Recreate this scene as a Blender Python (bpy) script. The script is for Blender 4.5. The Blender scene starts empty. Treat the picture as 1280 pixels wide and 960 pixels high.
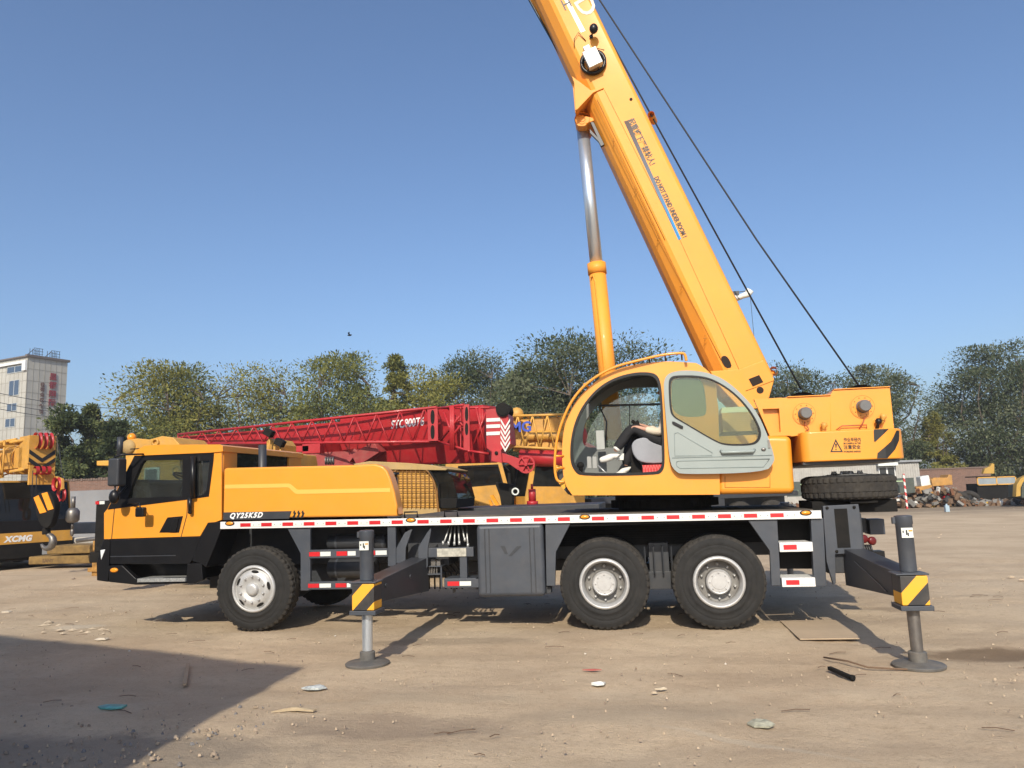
import bpy, bmesh, math, random
import numpy as np
from mathutils import Vector, Matrix, geometry, noise
random.seed(7); rng = np.random.default_rng(11)
S = bpy.context.scene
COL = S.collection
# ------------------------------------------------------------------ camera
F_PX = 941.1; YAW, PITCH, ROLL = -.168, .1417, .0353
CAM = Vector((5.12, -9.38, 1.69))
def cam_axes():
    cy, sy, cp, sp = math.cos(YAW), math.sin(YAW), math.cos(PITCH), math.sin(PITCH)
    f = Vector((sy*cp, cy*cp, sp)); r = Vector((cy, -sy, 0)); u = r.cross(f)
    c, s = math.cos(ROLL), math.sin(ROLL)
    return r*c-u*s, r*s+u*c, f
RX, UX, FX = cam_axes()
def ray(x, y): return FX + RX*((x-640)/F_PX) - UX*((y-480)/F_PX)
def at(x, y, Y):
    "measured (X, Z) of a photo point known to lie on the upright plane Y"
    d = ray(x, y); q = CAM + d*((Y-CAM.y)/d.y); return (q.x, q.z)
def at3(x, y, Y): a = at(x, y, Y); return Vector((a[0], Y, a[1]))
def dep(x, y, D): return CAM + ray(x, y)*D
def gnd(x, y, z=0.0):
    d = ray(x, y); q = CAM + d*((z-CAM.z)/d.z); return (q.x, q.y)
cd = bpy.data.cameras.new('camera'); cam = bpy.data.objects.new('camera', cd); COL.objects.link(cam)
cd.sensor_width = 36; cd.sensor_fit = 'HORIZONTAL'; cd.lens = F_PX*36/1280; cd.clip_end = 3000; cd.clip_start = .05
m = Matrix.Identity(4)
for i in range(3): m[i][0], m[i][1], m[i][2], m[i][3] = RX[i], UX[i], -FX[i], CAM[i]
cam.matrix_world = m; S.camera = cam
# ------------------------------------------------------------------ light
SUN_EL = math.radians(34)
w = bpy.data.worlds.new('World'); S.world = w; w.use_nodes = True
nt = w.node_tree; bg = nt.nodes['Background']
sk = nt.nodes.new('ShaderNodeTexSky'); sk.sky_type = 'NISHITA'; sk.sun_disc = False
sk.sun_elevation = SUN_EL; sk.sun_rotation = math.radians(180); sk.air_density = 1.0; sk.dust_density = 2.4; sk.ozone_density = 5.4; sk.altitude = 50
nt.links.new(sk.outputs[0], bg.inputs[0]); bg.inputs[1].default_value = .128
sd = bpy.data.lights.new('sun', 'SUN'); sd.energy = 3.7; sd.angle = math.radians(.55); sd.color = (1, .915, .77)
so = bpy.data.objects.new('sun', sd); COL.objects.link(so)
so.rotation_euler = Vector((-.02, math.cos(SUN_EL), -math.sin(SUN_EL))).to_track_quat('-Z', 'Y').to_euler()
so.location = (5, -30, 30)
S.view_settings.view_transform = 'Standard'; S.view_settings.look = 'None'; S.view_settings.gamma = 1
S.view_settings.exposure = .38
# ------------------------------------------------------------------ materials
MATS = {}
def mat(name, col, rough=.5, metal=0., var=.12, vscale=3., bump=0., bscale=60., dust=0., dcol=(.36, .28, .19), coat=0., spec=.5, two=None, streak=False, island=False):
    if name in MATS: return MATS[name]
    M = bpy.data.materials.new(name); M.use_nodes = True; T = M.node_tree; N = T.nodes; L = T.links
    P = N['Principled BSDF']; P.inputs['Roughness'].default_value = rough; P.inputs['Metallic'].default_value = metal
    P.inputs['Coat Weight'].default_value = coat; P.inputs['Coat Roughness'].default_value = .12; P.inputs['Specular IOR Level'].default_value = spec
    tc = N.new('ShaderNodeTexCoord')
    n1 = N.new('ShaderNodeTexNoise'); n1.inputs['Scale'].default_value = vscale; n1.inputs['Detail'].default_value = 6; n1.inputs['Roughness'].default_value = .62
    L.new(tc.outputs['Object'], n1.inputs['Vector'])
    if streak:
        mp = N.new('ShaderNodeMapping'); mp.inputs['Scale'].default_value = (1, 1, .16); L.new(tc.outputs['Object'], mp.inputs[0]); L.new(mp.outputs[0], n1.inputs['Vector'])
    cr = N.new('ShaderNodeMapRange'); cr.inputs['From Min'].default_value = .3; cr.inputs['From Max'].default_value = .7
    L.new(n1.outputs['Fac'], cr.inputs['Value'])
    if island:
        g = N.new('ShaderNodeNewGeometry'); L.new(g.outputs['Random Per Island'], cr.inputs['Value']); cr.inputs['From Min'].default_value = 0; cr.inputs['From Max'].default_value = 1
    mx = N.new('ShaderNodeMix'); mx.data_type = 'RGBA'
    a = tuple(c*(1-var) for c in col); b = tuple(min(1, c*(1+var)) for c in col) if two is None else two
    mx.inputs['A'].default_value = (*a, 1); mx.inputs['B'].default_value = (*b, 1)
    L.new(cr.outputs[0], mx.inputs['Factor']); out = mx.outputs['Result']
    if dust > 0:
        n2 = N.new('ShaderNodeTexNoise'); n2.inputs['Scale'].default_value = 5.5; n2.inputs['Detail'].default_value = 8; n2.inputs['Roughness'].default_value = .7
        L.new(tc.outputs['Object'], n2.inputs['Vector'])
        r2 = N.new('ShaderNodeMapRange'); r2.inputs['From Min'].default_value = .42; r2.inputs['From Max'].default_value = .75; r2.inputs['To Min'].default_value = dust*.25; r2.inputs['To Max'].default_value = dust
        L.new(n2.outputs['Fac'], r2.inputs['Value'])
        m2 = N.new('ShaderNodeMix'); m2.data_type = 'RGBA'; m2.inputs['B'].default_value = (*dcol, 1)
        L.new(r2.outputs[0], m2.inputs['Factor']); L.new(out, m2.inputs['A']); out = m2.outputs['Result']
        rr = N.new('ShaderNodeMapRange'); rr.inputs['To Min'].default_value = rough; rr.inputs['To Max'].default_value = min(1, rough+.45)
        L.new(r2.outputs[0], rr.inputs['Value']); L.new(rr.outputs[0], P.inputs['Roughness'])
    L.new(out, P.inputs['Base Color'])
    if bump > 0:
        n3 = N.new('ShaderNodeTexNoise'); n3.inputs['Scale'].default_value = bscale; n3.inputs['Detail'].default_value = 5
        L.new(tc.outputs['Object'], n3.inputs['Vector'])
        bp = N.new('ShaderNodeBump'); bp.inputs['Strength'].default_value = bump; bp.inputs['Distance'].default_value = .02
        L.new(n3.outputs['Fac'], bp.inputs['Height']); L.new(bp.outputs[0], P.inputs['Normal'])
    MATS[name] = M; return M
def stripes(name, ca, cb, direc, width, dust=.15, rough=.45):
    M = mat(name, ca, rough, dust=dust); T = M.node_tree; N = T.nodes; L = T.links
    mx = [n for n in N if n.bl_idname == 'ShaderNodeMix'][0]
    tc = [n for n in N if n.bl_idname == 'ShaderNodeTexCoord'][0]
    d = N.new('ShaderNodeVectorMath'); d.operation = 'DOT_PRODUCT'; d.inputs[1].default_value = direc; L.new(tc.outputs['Object'], d.inputs[0])
    a = N.new('ShaderNodeMath'); a.operation = 'DIVIDE'; a.inputs[1].default_value = width; L.new(d.outputs['Value'], a.inputs[0])
    b = N.new('ShaderNodeMath'); b.operation = 'FRACT'; L.new(a.outputs[0], b.inputs[0])
    c = N.new('ShaderNodeMath'); c.operation = 'GREATER_THAN'; c.inputs[1].default_value = .5; L.new(b.outputs[0], c.inputs[0])
    for l in list(mx.inputs['Factor'].links): L.remove(l)
    L.new(c.outputs[0], mx.inputs['Factor']); mx.inputs['A'].default_value = (*ca, 1); mx.inputs['B'].default_value = (*cb, 1)
    return M
def glass(name, tint=(.75, .82, .8), refl=.12, dust=.06, rough=.02):
    M = bpy.data.materials.new(name); M.use_nodes = True; T = M.node_tree; N = T.nodes; L = T.links
    N.remove(N['Principled BSDF']); o = N['Material Output']
    tr = N.new('ShaderNodeBsdfTransparent'); tr.inputs[0].default_value = (*tint, 1)
    gl = N.new('ShaderNodeBsdfGlossy'); gl.inputs['Roughness'].default_value = rough; gl.inputs[0].default_value = (.9, .95, .95, 1)
    df = N.new('ShaderNodeBsdfDiffuse'); df.inputs[0].default_value = (.4, .38, .33, 1)
    lw = N.new('ShaderNodeLayerWeight'); lw.inputs[0].default_value = .25
    ma = N.new('ShaderNodeMath'); ma.operation = 'MULTIPLY_ADD'; ma.inputs[1].default_value = .6; ma.inputs[2].default_value = refl; ma.use_clamp = True
    L.new(lw.outputs['Fresnel'], ma.inputs[0])
    a = N.new('ShaderNodeMixShader'); L.new(ma.outputs[0], a.inputs[0]); L.new(tr.outputs[0], a.inputs[1]); L.new(gl.outputs[0], a.inputs[2])
    b = N.new('ShaderNodeMixShader')
    n = N.new('ShaderNodeTexNoise'); n.inputs['Scale'].default_value = 4; n.inputs['Detail'].default_value = 6
    mm = N.new('ShaderNodeMath'); mm.operation = 'MULTIPLY'; mm.inputs[1].default_value = dust*2; L.new(n.outputs['Fac'], mm.inputs[0]); L.new(mm.outputs[0], b.inputs[0])
    L.new(a.outputs[0], b.inputs[1]); L.new(df.outputs[0], b.inputs[2]); L.new(b.outputs[0], o.inputs[0])
    MATS[name] = M; return M
YEL = mat('crane_yellow_paint', (.79, .30, .018), .42, var=.06, vscale=1.1, dust=.09, coat=.25, bump=.04, bscale=8)
YELB = mat('boom_yellow_paint', (.80, .315, .03), .52, var=.08, vscale=.8, dust=.12, coat=.06, spec=.35, bump=.04, bscale=6)
YELL = mat('pale_yellow_stripe', (.88, .45, .09), .4, var=.03)
YELO = mat('old_yellow_paint', (.60, .30, .035), .5, var=.18, vscale=2.5, dust=.3, bump=.05, bscale=10)
TAN = mat('faded_tan_paint', (.42, .27, .09), .65, var=.2, dust=.4)
GRY = mat('chassis_grey_paint', (.046, .055, .070), .45, var=.12, vscale=4, dust=.07, bump=.05, bscale=14)
GRYD = mat('dark_grey_paint', (.026, .031, .039), .45, var=.15, dust=.07)
BLK = mat('black_plastic', (.008, .008, .009), .35, var=.2, dust=.012, spec=.35)
BLKM = mat('black_matte', (.007, .007, .007), .8, var=.2, dust=.03, spec=.2)
DOORG = mat('door_grey_paint', (.27, .31, .295), .42, var=.04, dust=.08, coat=.1)
LGRY = mat('cabin_lining_grey', (.17, .18, .175), .7, var=.1)
WHT = mat('white_strip_paint', (.72, .72, .70), .45, var=.05, dust=.12)
REDR = mat('red_reflector', (.55, .02, .025), .35, var=.1)
WREF = mat('white_reflector', (.66, .68, .63), .35, var=.08)
RED = mat('crane_red_paint', (.40, .006, .014), .5, var=.12, vscale=2, dust=.10, coat=.1, bump=.04, bscale=10)
REDD = mat('old_red_paint', (.30, .025, .03), .6, var=.2, dust=.25)
RUB = mat('tyre_rubber', (.018, .018, .018), .82, var=.25, vscale=8, dust=.12, dcol=(.12, .105, .085), bump=.2, bscale=50, spec=.25)
RUBD = mat('dusty_tyre_tread', (.020, .018, .016), .9, var=.25, vscale=12, dust=.22, dcol=(.15, .125, .09), bump=.3, bscale=70)
SIL = mat('wheel_silver_paint', (.52, .52, .51), .4, metal=.35, var=.12, vscale=9, dust=.22, dcol=(.3, .25, .2), bump=.06, bscale=30)
ALU = mat('aluminium_tread', (.5, .5, .48), .45, metal=.6, var=.2, vscale=30)
CHR = mat('chrome_rod', (.62, .68, .74), .30, metal=.75, var=.05)
STL = mat('worn_steel', (.19, .18, .17), .42, metal=.7, var=.25, vscale=8, dust=.2)
CABLE = mat('greased_wire_rope', (.015, .018, .025), .6)
RUST = mat('rusty_metal', (.17, .075, .035), .85, var=.45, vscale=5, bump=.2)
AMB = mat('amber_lens', (.85, .30, .02), .25)
GLS = glass('clear_glass', (.84, .90, .88), .03, .03)
GLT = glass('tinted_glass', (.16, .24, .21), .16, .07)
GLY = glass('door_glass', (.74, .80, .62), .05, .03)
GLD = glass('dark_glass', (.10, .11, .12), .02, .03)
INK = mat('black_lettering', (.015, .014, .013), .5)
INKW = mat('white_lettering', (.8, .8, .78), .5)
INKS = mat('silver_outline_lettering', (.62, .56, .42), .5)
GRAD = mat('boom_decal_blue', (.30, .27, .25), .75, spec=.1)
HAZ = stripes('hazard_stripes', (.85, .40, .02), (.02, .022, .026), (.72, .0, -.69), .21)
HAZR = stripes('hazard_stripes_mirrored', (.85, .40, .02), (.02, .022, .026), (.72, .0, .69), .23)
RWS = stripes('red_white_stripes', (.5, .03, .03), (.7, .68, .62), (.6, 0, .8), .3)
# decal that runs brown to blue along the boom (a printed gradient film)
def gradient_decal():
    T = GRAD.node_tree; N = T.nodes; L = T.links; P = N['Principled BSDF']
    tc = N.new('ShaderNodeTexCoord'); sp = N.new('ShaderNodeSeparateXYZ'); L.new(tc.outputs['Object'], sp.inputs[0])
    r = N.new('ShaderNodeValToRGB'); e = r.color_ramp.elements; e[0].color = (.05, .30, .62, 1); e[1].color = (.13, .085, .06, 1)
    x = r.color_ramp.elements.new(.35); x.color = (.16, .20, .25, 1)
    mr = N.new('ShaderNodeMapRange'); mr.inputs['From Min'].default_value = 5.2; mr.inputs['From Max'].default_value = 7.0
    L.new(sp.outputs['Z'], mr.inputs['Value']); L.new(mr.outputs[0], r.inputs[0]); L.new(r.outputs[0], P.inputs['Base Color'])
gradient_decal()
# ------------------------------------------------------------------ mesh helpers
def tag(o, label=None, cat=None, group=None, kind=None):
    if label: o['label'] = label
    if cat: o['category'] = cat
    if group: o['group'] = group
    if kind: o['kind'] = kind
    return o
def empty(name, loc=(0, 0, 0), label=None, cat=None, group=None, rz=0):
    o = bpy.data.objects.new(name, None); COL.objects.link(o); o.location = loc; o.rotation_euler.z = rz; o.empty_display_size = .2
    return tag(o, label, cat, group)
def kids(o): return [c for c in bpy.data.objects if c.parent == o]
def copy_tree(o, parent=None):
    c = o.copy(); COL.objects.link(c); c.parent = parent
    for ch in kids(o): copy_tree(ch, c)
    return c
SPLIT = {'mirror_arm', 'hook', 'sheave', 'side_frame', 'collar_flange', 'hydraulic_valve', 'jib_end_frame', 'reflector', 'tank_strap', 'lightening_hole', 'grab_rail', 'white_stripe', 'stripe', 'yellow_stripe', 'pedal', 'slash_mark', 'windscreen_pillar', 'rail_bracket', 'black_trim', 'hazard_band', 'door_seam', 'frame_post', 'small_lamp', 'bracket_shelf', 'embossed_mark', 'weld_seam', 'fender_panel', 'chassis_rail', 'hydraulic_hose'}
class MB:
    def __init__(s): s.v = []; s.f = []; s.mi = []; s.sm = []; s.cur = 0; s.smooth = False
    def m(s, i): s.cur = i; return s
    def add(s, vs, fs, smooth=None):
        b = len(s.v); s.v += [tuple(v) for v in vs]
        for f in fs: s.f.append(tuple(b+i for i in f)); s.mi.append(s.cur); s.sm.append(s.smooth if smooth is None else smooth)
        return s
    def box(s, lo, hi, R=None, c=None):
        (x0, y0, z0), (x1, y1, z1) = lo, hi
        vs = [Vector(p) for p in ((x0,y0,z0),(x1,y0,z0),(x1,y1,z0),(x0,y1,z0),(x0,y0,z1),(x1,y0,z1),(x1,y1,z1),(x0,y1,z1))]
        if R is not None:
            c = Vector(c) if c is not None else sum(vs, Vector())/8; vs = [c+R@(v-c) for v in vs]
        return s.add(vs, [(0,3,2,1),(4,5,6,7),(0,1,5,4),(1,2,6,5),(2,3,7,6),(3,0,4,7)], False)
    def bar(s, a, b, wy, wz, up=(0, 1, 0)):
        "rectangular bar from a to b, wy wide along up, wz across"
        a = Vector(a); b = Vector(b); d = (b-a).normalized(); u = Vector(up); u = (u-d*u.dot(d)).normalized(); v = d.cross(u)
        vs = [p+u*(i*wy/2)+v*(j*wz/2) for p in (a, b) for i, j in ((-1,-1),(1,-1),(1,1),(-1,1))]
        return s.add(vs, [(0,3,2,1),(4,5,6,7),(0,1,5,4),(1,2,6,5),(2,3,7,6),(3,0,4,7)], False)
    def prism(s, loops, y0, y1, smooth=False):
        "outline in (X,Z), first loop outer, others holes, thickness from y0 to y1"
        if not isinstance(loops[0][0], (tuple, list)): loops = [loops]
        if len(loops) == 1:
            P = loops[0]; n = len(P); ar = sum(P[i][0]*P[(i+1) % n][1]-P[(i+1) % n][0]*P[i][1] for i in range(n))
            if ar < 0: P = P[::-1]
            vs = [(x, y0, z) for x, z in P]+[(x, y1, z) for x, z in P]
            s.add(vs, [tuple(range(n)), tuple(range(2*n-1, n-1, -1))], False)
            b = len(s.v)-2*n
            for i in range(n):
                j = (i+1) % n; s.f.append((b+i, b+n+i, b+n+j, b+j)); s.mi.append(s.cur); s.sm.append(smooth)
            return s
        allp = [p for lp in loops for p in lp]; n = len(allp)
        tri = geometry.tessellate_polygon([[Vector((p[0], p[1], 0)) for p in lp] for lp in loops])
        fs = []
        for t in tri:
            a, b, c = (allp[i] for i in t); cr = (b[0]-a[0])*(c[1]-a[1])-(b[1]-a[1])*(c[0]-a[0])
            if abs(cr) < 1e-9: continue
            t = tuple(t) if cr > 0 else (t[0], t[2], t[1])
            fs += [t, (t[2]+n, t[1]+n, t[0]+n)]
        k = 0
        for li, lp in enumerate(loops):
            m_ = len(lp); ar = sum(lp[i][0]*lp[(i+1) % m_][1]-lp[(i+1) % m_][0]*lp[i][1] for i in range(m_)); fl = (ar > 0) == (li == 0)
            for i in range(m_):
                j = (i+1) % m_; q = (k+i, k+n+i, k+n+j, k+j); fs.append(q if fl else q[::-1])
            k += m_
        return s.add([(x, y0, z) for x, z in allp]+[(x, y1, z) for x, z in allp], fs, smooth)
    def band(s, pts, y0, y1, th, smooth=True):
        "curved sheet that follows the (X,Z) polyline, spans y0..y1, thickness th to the right of travel"
        P = [Vector(p) for p in pts]; n = len(P); N = []
        for i in range(n):
            d = (P[min(i+1, n-1)]-P[max(i-1, 0)]).normalized(); N.append(Vector((d.y, -d.x)))
        vs = []
        for i in range(n):
            q = P[i]+N[i]*th
            vs += [(P[i].x, y0, P[i].y), (P[i].x, y1, P[i].y), (q.x, y1, q.y), (q.x, y0, q.y)]
        fs = []
        for i in range(n-1):
            for k in range(4): fs.append((4*i+k, 4*i+(k+1) % 4, 4*i+4+(k+1) % 4, 4*i+4+k))
        fs += [(0, 3, 2, 1), (4*n-4, 4*n-3, 4*n-2, 4*n-1)]
        return s.add(vs, fs, smooth)
    def tube(s, pts, r, n=8, cap=True, smooth=True):
        P = [Vector(p) for p in pts]; rs = r if isinstance(r, (list, tuple)) else [r]*len(P)
        u = None; vs = []
        for i, p in enumerate(P):
            d = (P[min(i+1, len(P)-1)]-P[max(i-1, 0)]).normalized()
            if u is None: u = d.orthogonal().normalized()
            u = (u-d*u.dot(d)).normalized(); v = d.cross(u)
            vs += [p+(u*math.cos(2*math.pi*k/n)+v*math.sin(2*math.pi*k/n))*rs[i] for k in range(n)]
        fs = [(i*n+k, i*n+(k+1) % n, (i+1)*n+(k+1) % n, (i+1)*n+k) for i in range(len(P)-1) for k in range(n)]
        s.add(vs, fs, smooth)
        if cap:
            b = len(s.v)-len(vs)
            for f in (tuple(range(n-1, -1, -1)), tuple(range(len(vs)-n, len(vs)))): s.f.append(tuple(b+i for i in f)); s.mi.append(s.cur); s.sm.append(False)
        return s
    def lathe(s, prof, c, axis=(0, 1, 0), n=32, smooth=True, closed=False, mod=None):
        "profile of (along, radius) turned about axis through c"
        c = Vector(c); a = Vector(axis).normalized(); u = a.orthogonal().normalized(); v = a.cross(u); vs = []
        for k in range(n):
            t = 2*math.pi*k/n; dr = u*math.cos(t)+v*math.sin(t)
            for j, (h, r) in enumerate(prof): vs.append(c+a*h+dr*(r+(mod(j, k) if mod else 0)))
        m_ = len(prof); fs = []
        for k in range(n):
            for j in range(m_ if closed else m_-1):
                j2 = (j+1) % m_; fs.append((k*m_+j, ((k+1) % n)*m_+j, ((k+1) % n)*m_+j2, k*m_+j2))
        return s.add(vs, fs, smooth)
    def ball(s, c, r, n=12, sc=(1, 1, 1)):
        vs = []; h = n//2
        for i in range(h+1):
            t = math.pi*i/h
            for k in range(n): p = 2*math.pi*k/n; vs.append((c[0]+r*sc[0]*math.sin(t)*math.cos(p), c[1]+r*sc[1]*math.sin(t)*math.sin(p), c[2]+r*sc[2]*math.cos(t)))
        return s.add(vs, [(i*n+k, (i+1)*n+k, (i+1)*n+(k+1) % n, i*n+(k+1) % n) for i in range(h) for k in range(n)], True)
    def pieces(s):
        par = list(range(len(s.v)))
        def root(i):
            while par[i] != i: par[i] = par[par[i]]; i = par[i]
            return i
        for f in s.f:
            r0 = root(f[0])
            for i in f[1:]: par[root(i)] = r0
        out = {}
        for k, f in enumerate(s.f):
            q = out.setdefault(root(f[0]), MB()); q.__dict__.setdefault('mp', {})
            g = tuple(q.mp.setdefault(i, len(q.mp)) for i in f)
            q.f.append(g); q.mi.append(s.mi[k]); q.sm.append(s.sm[k])
        for q in out.values(): q.v = [s.v[i] for i in q.mp]
        return list(out.values())
    def build(s, name, mats, parent=None, bevel=0, seg=2, **kw):
        kw['seg'] = seg
        if name in SPLIT:
            ps = s.pieces()
            if len(ps) > 1: return [q._build(name, mats, parent, bevel, **kw) for q in ps][0]
        return s._build(name, mats, parent, bevel, **kw)
    def _build(s, name, mats, parent=None, bevel=0, seg=2, loc=None, fix=True, sharp=32):
        me = bpy.data.meshes.new(name); me.from_pydata(s.v, [], s.f)
        for mm in (mats if isinstance(mats, (list, tuple)) else [mats]): me.materials.append(mm)
        me.polygons.foreach_set('material_index', s.mi); me.polygons.foreach_set('use_smooth', s.sm)
        if fix:
            bm = bmesh.new(); bm.from_mesh(me); bmesh.ops.recalc_face_normals(bm, faces=bm.faces); bm.to_mesh(me); bm.free()
        me.update()
        o = bpy.data.objects.new(name, me); COL.objects.link(o)
        if parent is not None: o.parent = parent
        if loc is not None: o.location = loc
        if bevel:
            me.polygons.foreach_set('use_smooth', [True]*len(me.polygons)); me.set_sharp_from_angle(angle=math.radians(sharp))
            b = o.modifiers.new('bevel', 'BEVEL'); b.width = bevel; b.segments = seg; b.limit_method = 'ANGLE'; b.angle_limit = math.radians(35); b.harden_normals = True
        return o
def text(name, body, size, pos, right, up, material, parent, ext=.0015, align='LEFT', shear=0, bold=0, spacing=1, sx=1):
    cu = bpy.data.curves.new(name, 'FONT'); cu.body = body; cu.size = size; cu.extrude = ext; cu.align_x = align; cu.shear = shear; cu.offset = bold; cu.space_character = spacing; cu.resolution_u = 3
    t = bpy.data.objects.new(name, cu); COL.objects.link(t)
    dg = bpy.context.evaluated_depsgraph_get(); dg.update()
    me = bpy.data.meshes.new_from_object(t.evaluated_get(dg)); bpy.data.objects.remove(t); bpy.data.curves.remove(cu)
    r = Vector(right).normalized(); u = Vector(up).normalized(); n = r.cross(u)
    Mx = Matrix(((r.x*sx, u.x, n.x, pos[0]), (r.y*sx, u.y, n.y, pos[1]), (r.z*sx, u.z, n.z, pos[2]), (0, 0, 0, 1)))
    me.transform(Mx); me.materials.clear(); me.materials.append(material); me.name = name
    o = bpy.data.objects.new(name, me); COL.objects.link(o); o.parent = parent
    return o
def chaikin(P, n=2, closed=True):
    for _ in range(n):
        Q = []; m_ = len(P)
        for i in range(m_ if closed else m_-1):
            a, b = P[i], P[(i+1) % m_]
            Q += [(a[0]*.75+b[0]*.25, a[1]*.75+b[1]*.25), (a[0]*.25+b[0]*.75, a[1]*.25+b[1]*.75)]
        if not closed: Q = [P[0]]+Q+[P[-1]]
        P = Q
    return P
def view(ox, oy, sc): return lambda x, y: (ox+x/sc, oy+y/sc)
Z1 = view(100, 520, 3.43); Z2 = view(320, 540, 3.096); Z3 = view(560, 560, 4); Z4 = view(820, 560, 3.311)
Z5 = view(680, 430, 4); Z6 = view(940, 440, 4.363); C8 = view(690, 440, 5.05); PX = view(0, 0, 1)
def pl(fn, pts, Y): return [at(*fn(*p), Y) for p in pts]
def rect(fn, a, b, Y):
    "upright rectangle in (X,Z) between two measured corners"
    p = at(*fn(*a), Y); q = at(*fn(*b), Y); x0, x1 = sorted((p[0], q[0])); z0, z1 = sorted((p[1], q[1])); return x0, x1, z0, z1
def bx(mb, fn, a, b, Y, depth):
    x0, x1, z0, z1 = rect(fn, a, b, Y); y0, y1 = (Y, Y+depth); mb.box((x0, min(y0, y1), z0), (x1, max(y0, y1), z1)); return mb
def one(name, mats, parent, fn, a, b, Y, depth, bevel=.008): return bx(MB(), fn, a, b, Y, depth).build(name, mats, parent, bevel)
# ================================================================== MAIN CRANE
CR = empty('mobile_crane', (3.2, 1.25, 0), 'big clean yellow mobile crane with raised boom and QY25K5D lettered on its side', 'mobile crane')
DISH = mat('dark_dish_paint', (.20, .195, .185), .6, metal=.2, var=.3, vscale=10, dust=.3, dcol=(.16, .13, .10))  # inner dish in a darker grey-brown than the silver rim
def add_wheel(parent, x, yf, near, rear, r=.545, wd=.30, name='wheel', rimmat=None):
    "near: face looks towards -Y; yf is the Y of the outer sidewall"
    s = 1 if near else -1; c = (x, yf, r); ax = (0, s, 0); rm = rimmat or SIL
    hb = MB(); hb.smooth = False
    if not rear:   # bulging front disc with ventilation holes, wheel nuts and hub
        hb.lathe([(.035, .262), (.03, .25), (.015, .235), (-.012, .20), (-.02, .15), (.0, .125), (.0, .001)], c, ax, 40)
        hb.lathe([(0, .085), (-.03, .08), (-.045, .07), (-.05, .045), (-.05, .001)], c, ax, 28)
        hb.m(1)
        for k in range(5):
            t = 2*math.pi*(k+.15)/5; q = Vector((x+math.cos(t)*.225, yf+s*.0, r+math.sin(t)*.225)); u = Vector((-math.sin(t), 0, math.cos(t)))
            n = Vector((math.cos(t), 0, math.sin(t)))
            P = [q+u*(.052*math.cos(a))+n*(.019*math.sin(a)) for a in [i*math.pi/5 for i in range(10)]]
            hb.add([p+Vector((0, -s*.009+s*(.012 if (p-q).dot(n) > 0 else -.003), 0)) for p in P], [tuple(range(10))], False)
        hb.m(0); nr, nn, ny = .165, 10, -.022
    else:          # deep dish with protruding planet hub
        hb.m(2).lathe([(.05, .255), (.14, .245), (.16, .235), (.165, .15), (.165, .12)], c, ax, 40)
        hb.lathe([(.165, .155), (.09, .152), (.06, .146)], c, ax, 36); hb.m(0).lathe([(.062, .148), (.05, .145), (.036, .132)], c, ax, 36).lathe([(.036, .132), (.040, .124), (.040, .088), (.034, .084)], c, ax, 36, smooth=False).lathe([(.034, .084), (.034, .001)], c, ax, 36, smooth=False)
        nr, nn, ny = .200, 10, .145
    for k in range(nn):
        t = 2*math.pi*(k+.5)/nn; hb.lathe([(ny-.0+.03, .019), (ny, .019), (ny-.012, .011), (ny-.028, .011), (ny-.028, .001)], (x+nr*math.cos(t), yf, r+nr*math.sin(t)), ax, 8)
    if rear:
        for k in range(8): t = 2*math.pi*k/8; hb.lathe([(.042, .009), (.028, .009), (.028, .001)], (x+.106*math.cos(t), yf, r+.106*math.sin(t)), ax, 6)
    H = hb.build(name, [rm, BLKM, DISH], parent)
    rim = MB(); rim.lathe([(.028, .262), (.0, .268), (-.006, .275), (-.002, .290), (.012, .302), (.03, .306), (.06, .295), (.10, .275), (wd-.05, .27), (wd-.05, .24), (.10, .245), (.05, .25), (.028, .262)], c, ax, 56)
    if rear: rim.lathe([(.10, .262), (.115, .245), (.125, .262)], c, ax, 48)
    rim.build('rim', rm, H)
    t = MB(); n = 126
    t.lathe([(.045, .295), (.016, .312), (.004, .335), (.0005, .36), (.004, .362), (.0, .40), (.0, .425), (.004, .430), (.0, .435), (.006, .475), (.02, .51)], c, ax, 84)
    t.lathe([(wd-.045, .295), (wd-.01, .33), (wd, .40), (wd-.006, .475), (wd-.02, .51)], c, ax, 60)
    t.m(1)
    def mod(j, k): return -.016 if (k % 3 == 0 and j in (1, 2, 3, 11, 12, 13)) else (-.008 if (j in (7, 8) and k % 6 < 2) else 0)
    k0 = r-.545
    t.lathe([(.02, .51), (.03, .528), (.042, .541), (.085, .545), (.087, .533), (.10, .533), (.102, .545), (.145, .545), (.155, .545), (wd-.102, .545), (wd-.10, .533), (wd-.085, .545), (wd-.042, .541), (wd-.03, .528), (wd-.02, .51)], c, ax, n, smooth=False, mod=mod)
    t.build('tyre', [RUB, RUBD], H)
    if rear:   # inner twin
        t = MB(); y2 = .33
        t.lathe([(y2+.02, .30), (y2, .40), (y2+.006, .475), (y2+.03, .528), (y2+.042, .543), (y2+.26, .543), (y2+.28, .5), (y2+.3, .40), (y2+.27, .30)], c, ax, 60); t.build('inner_tyre', RUBD, H)
    return H
WB = 4.57
for x in (0, WB, WB+1.35):
    add_wheel(CR, x, 0.0, True, x > 0); add_wheel(CR, x, 2.5, False, x > 0)
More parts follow.
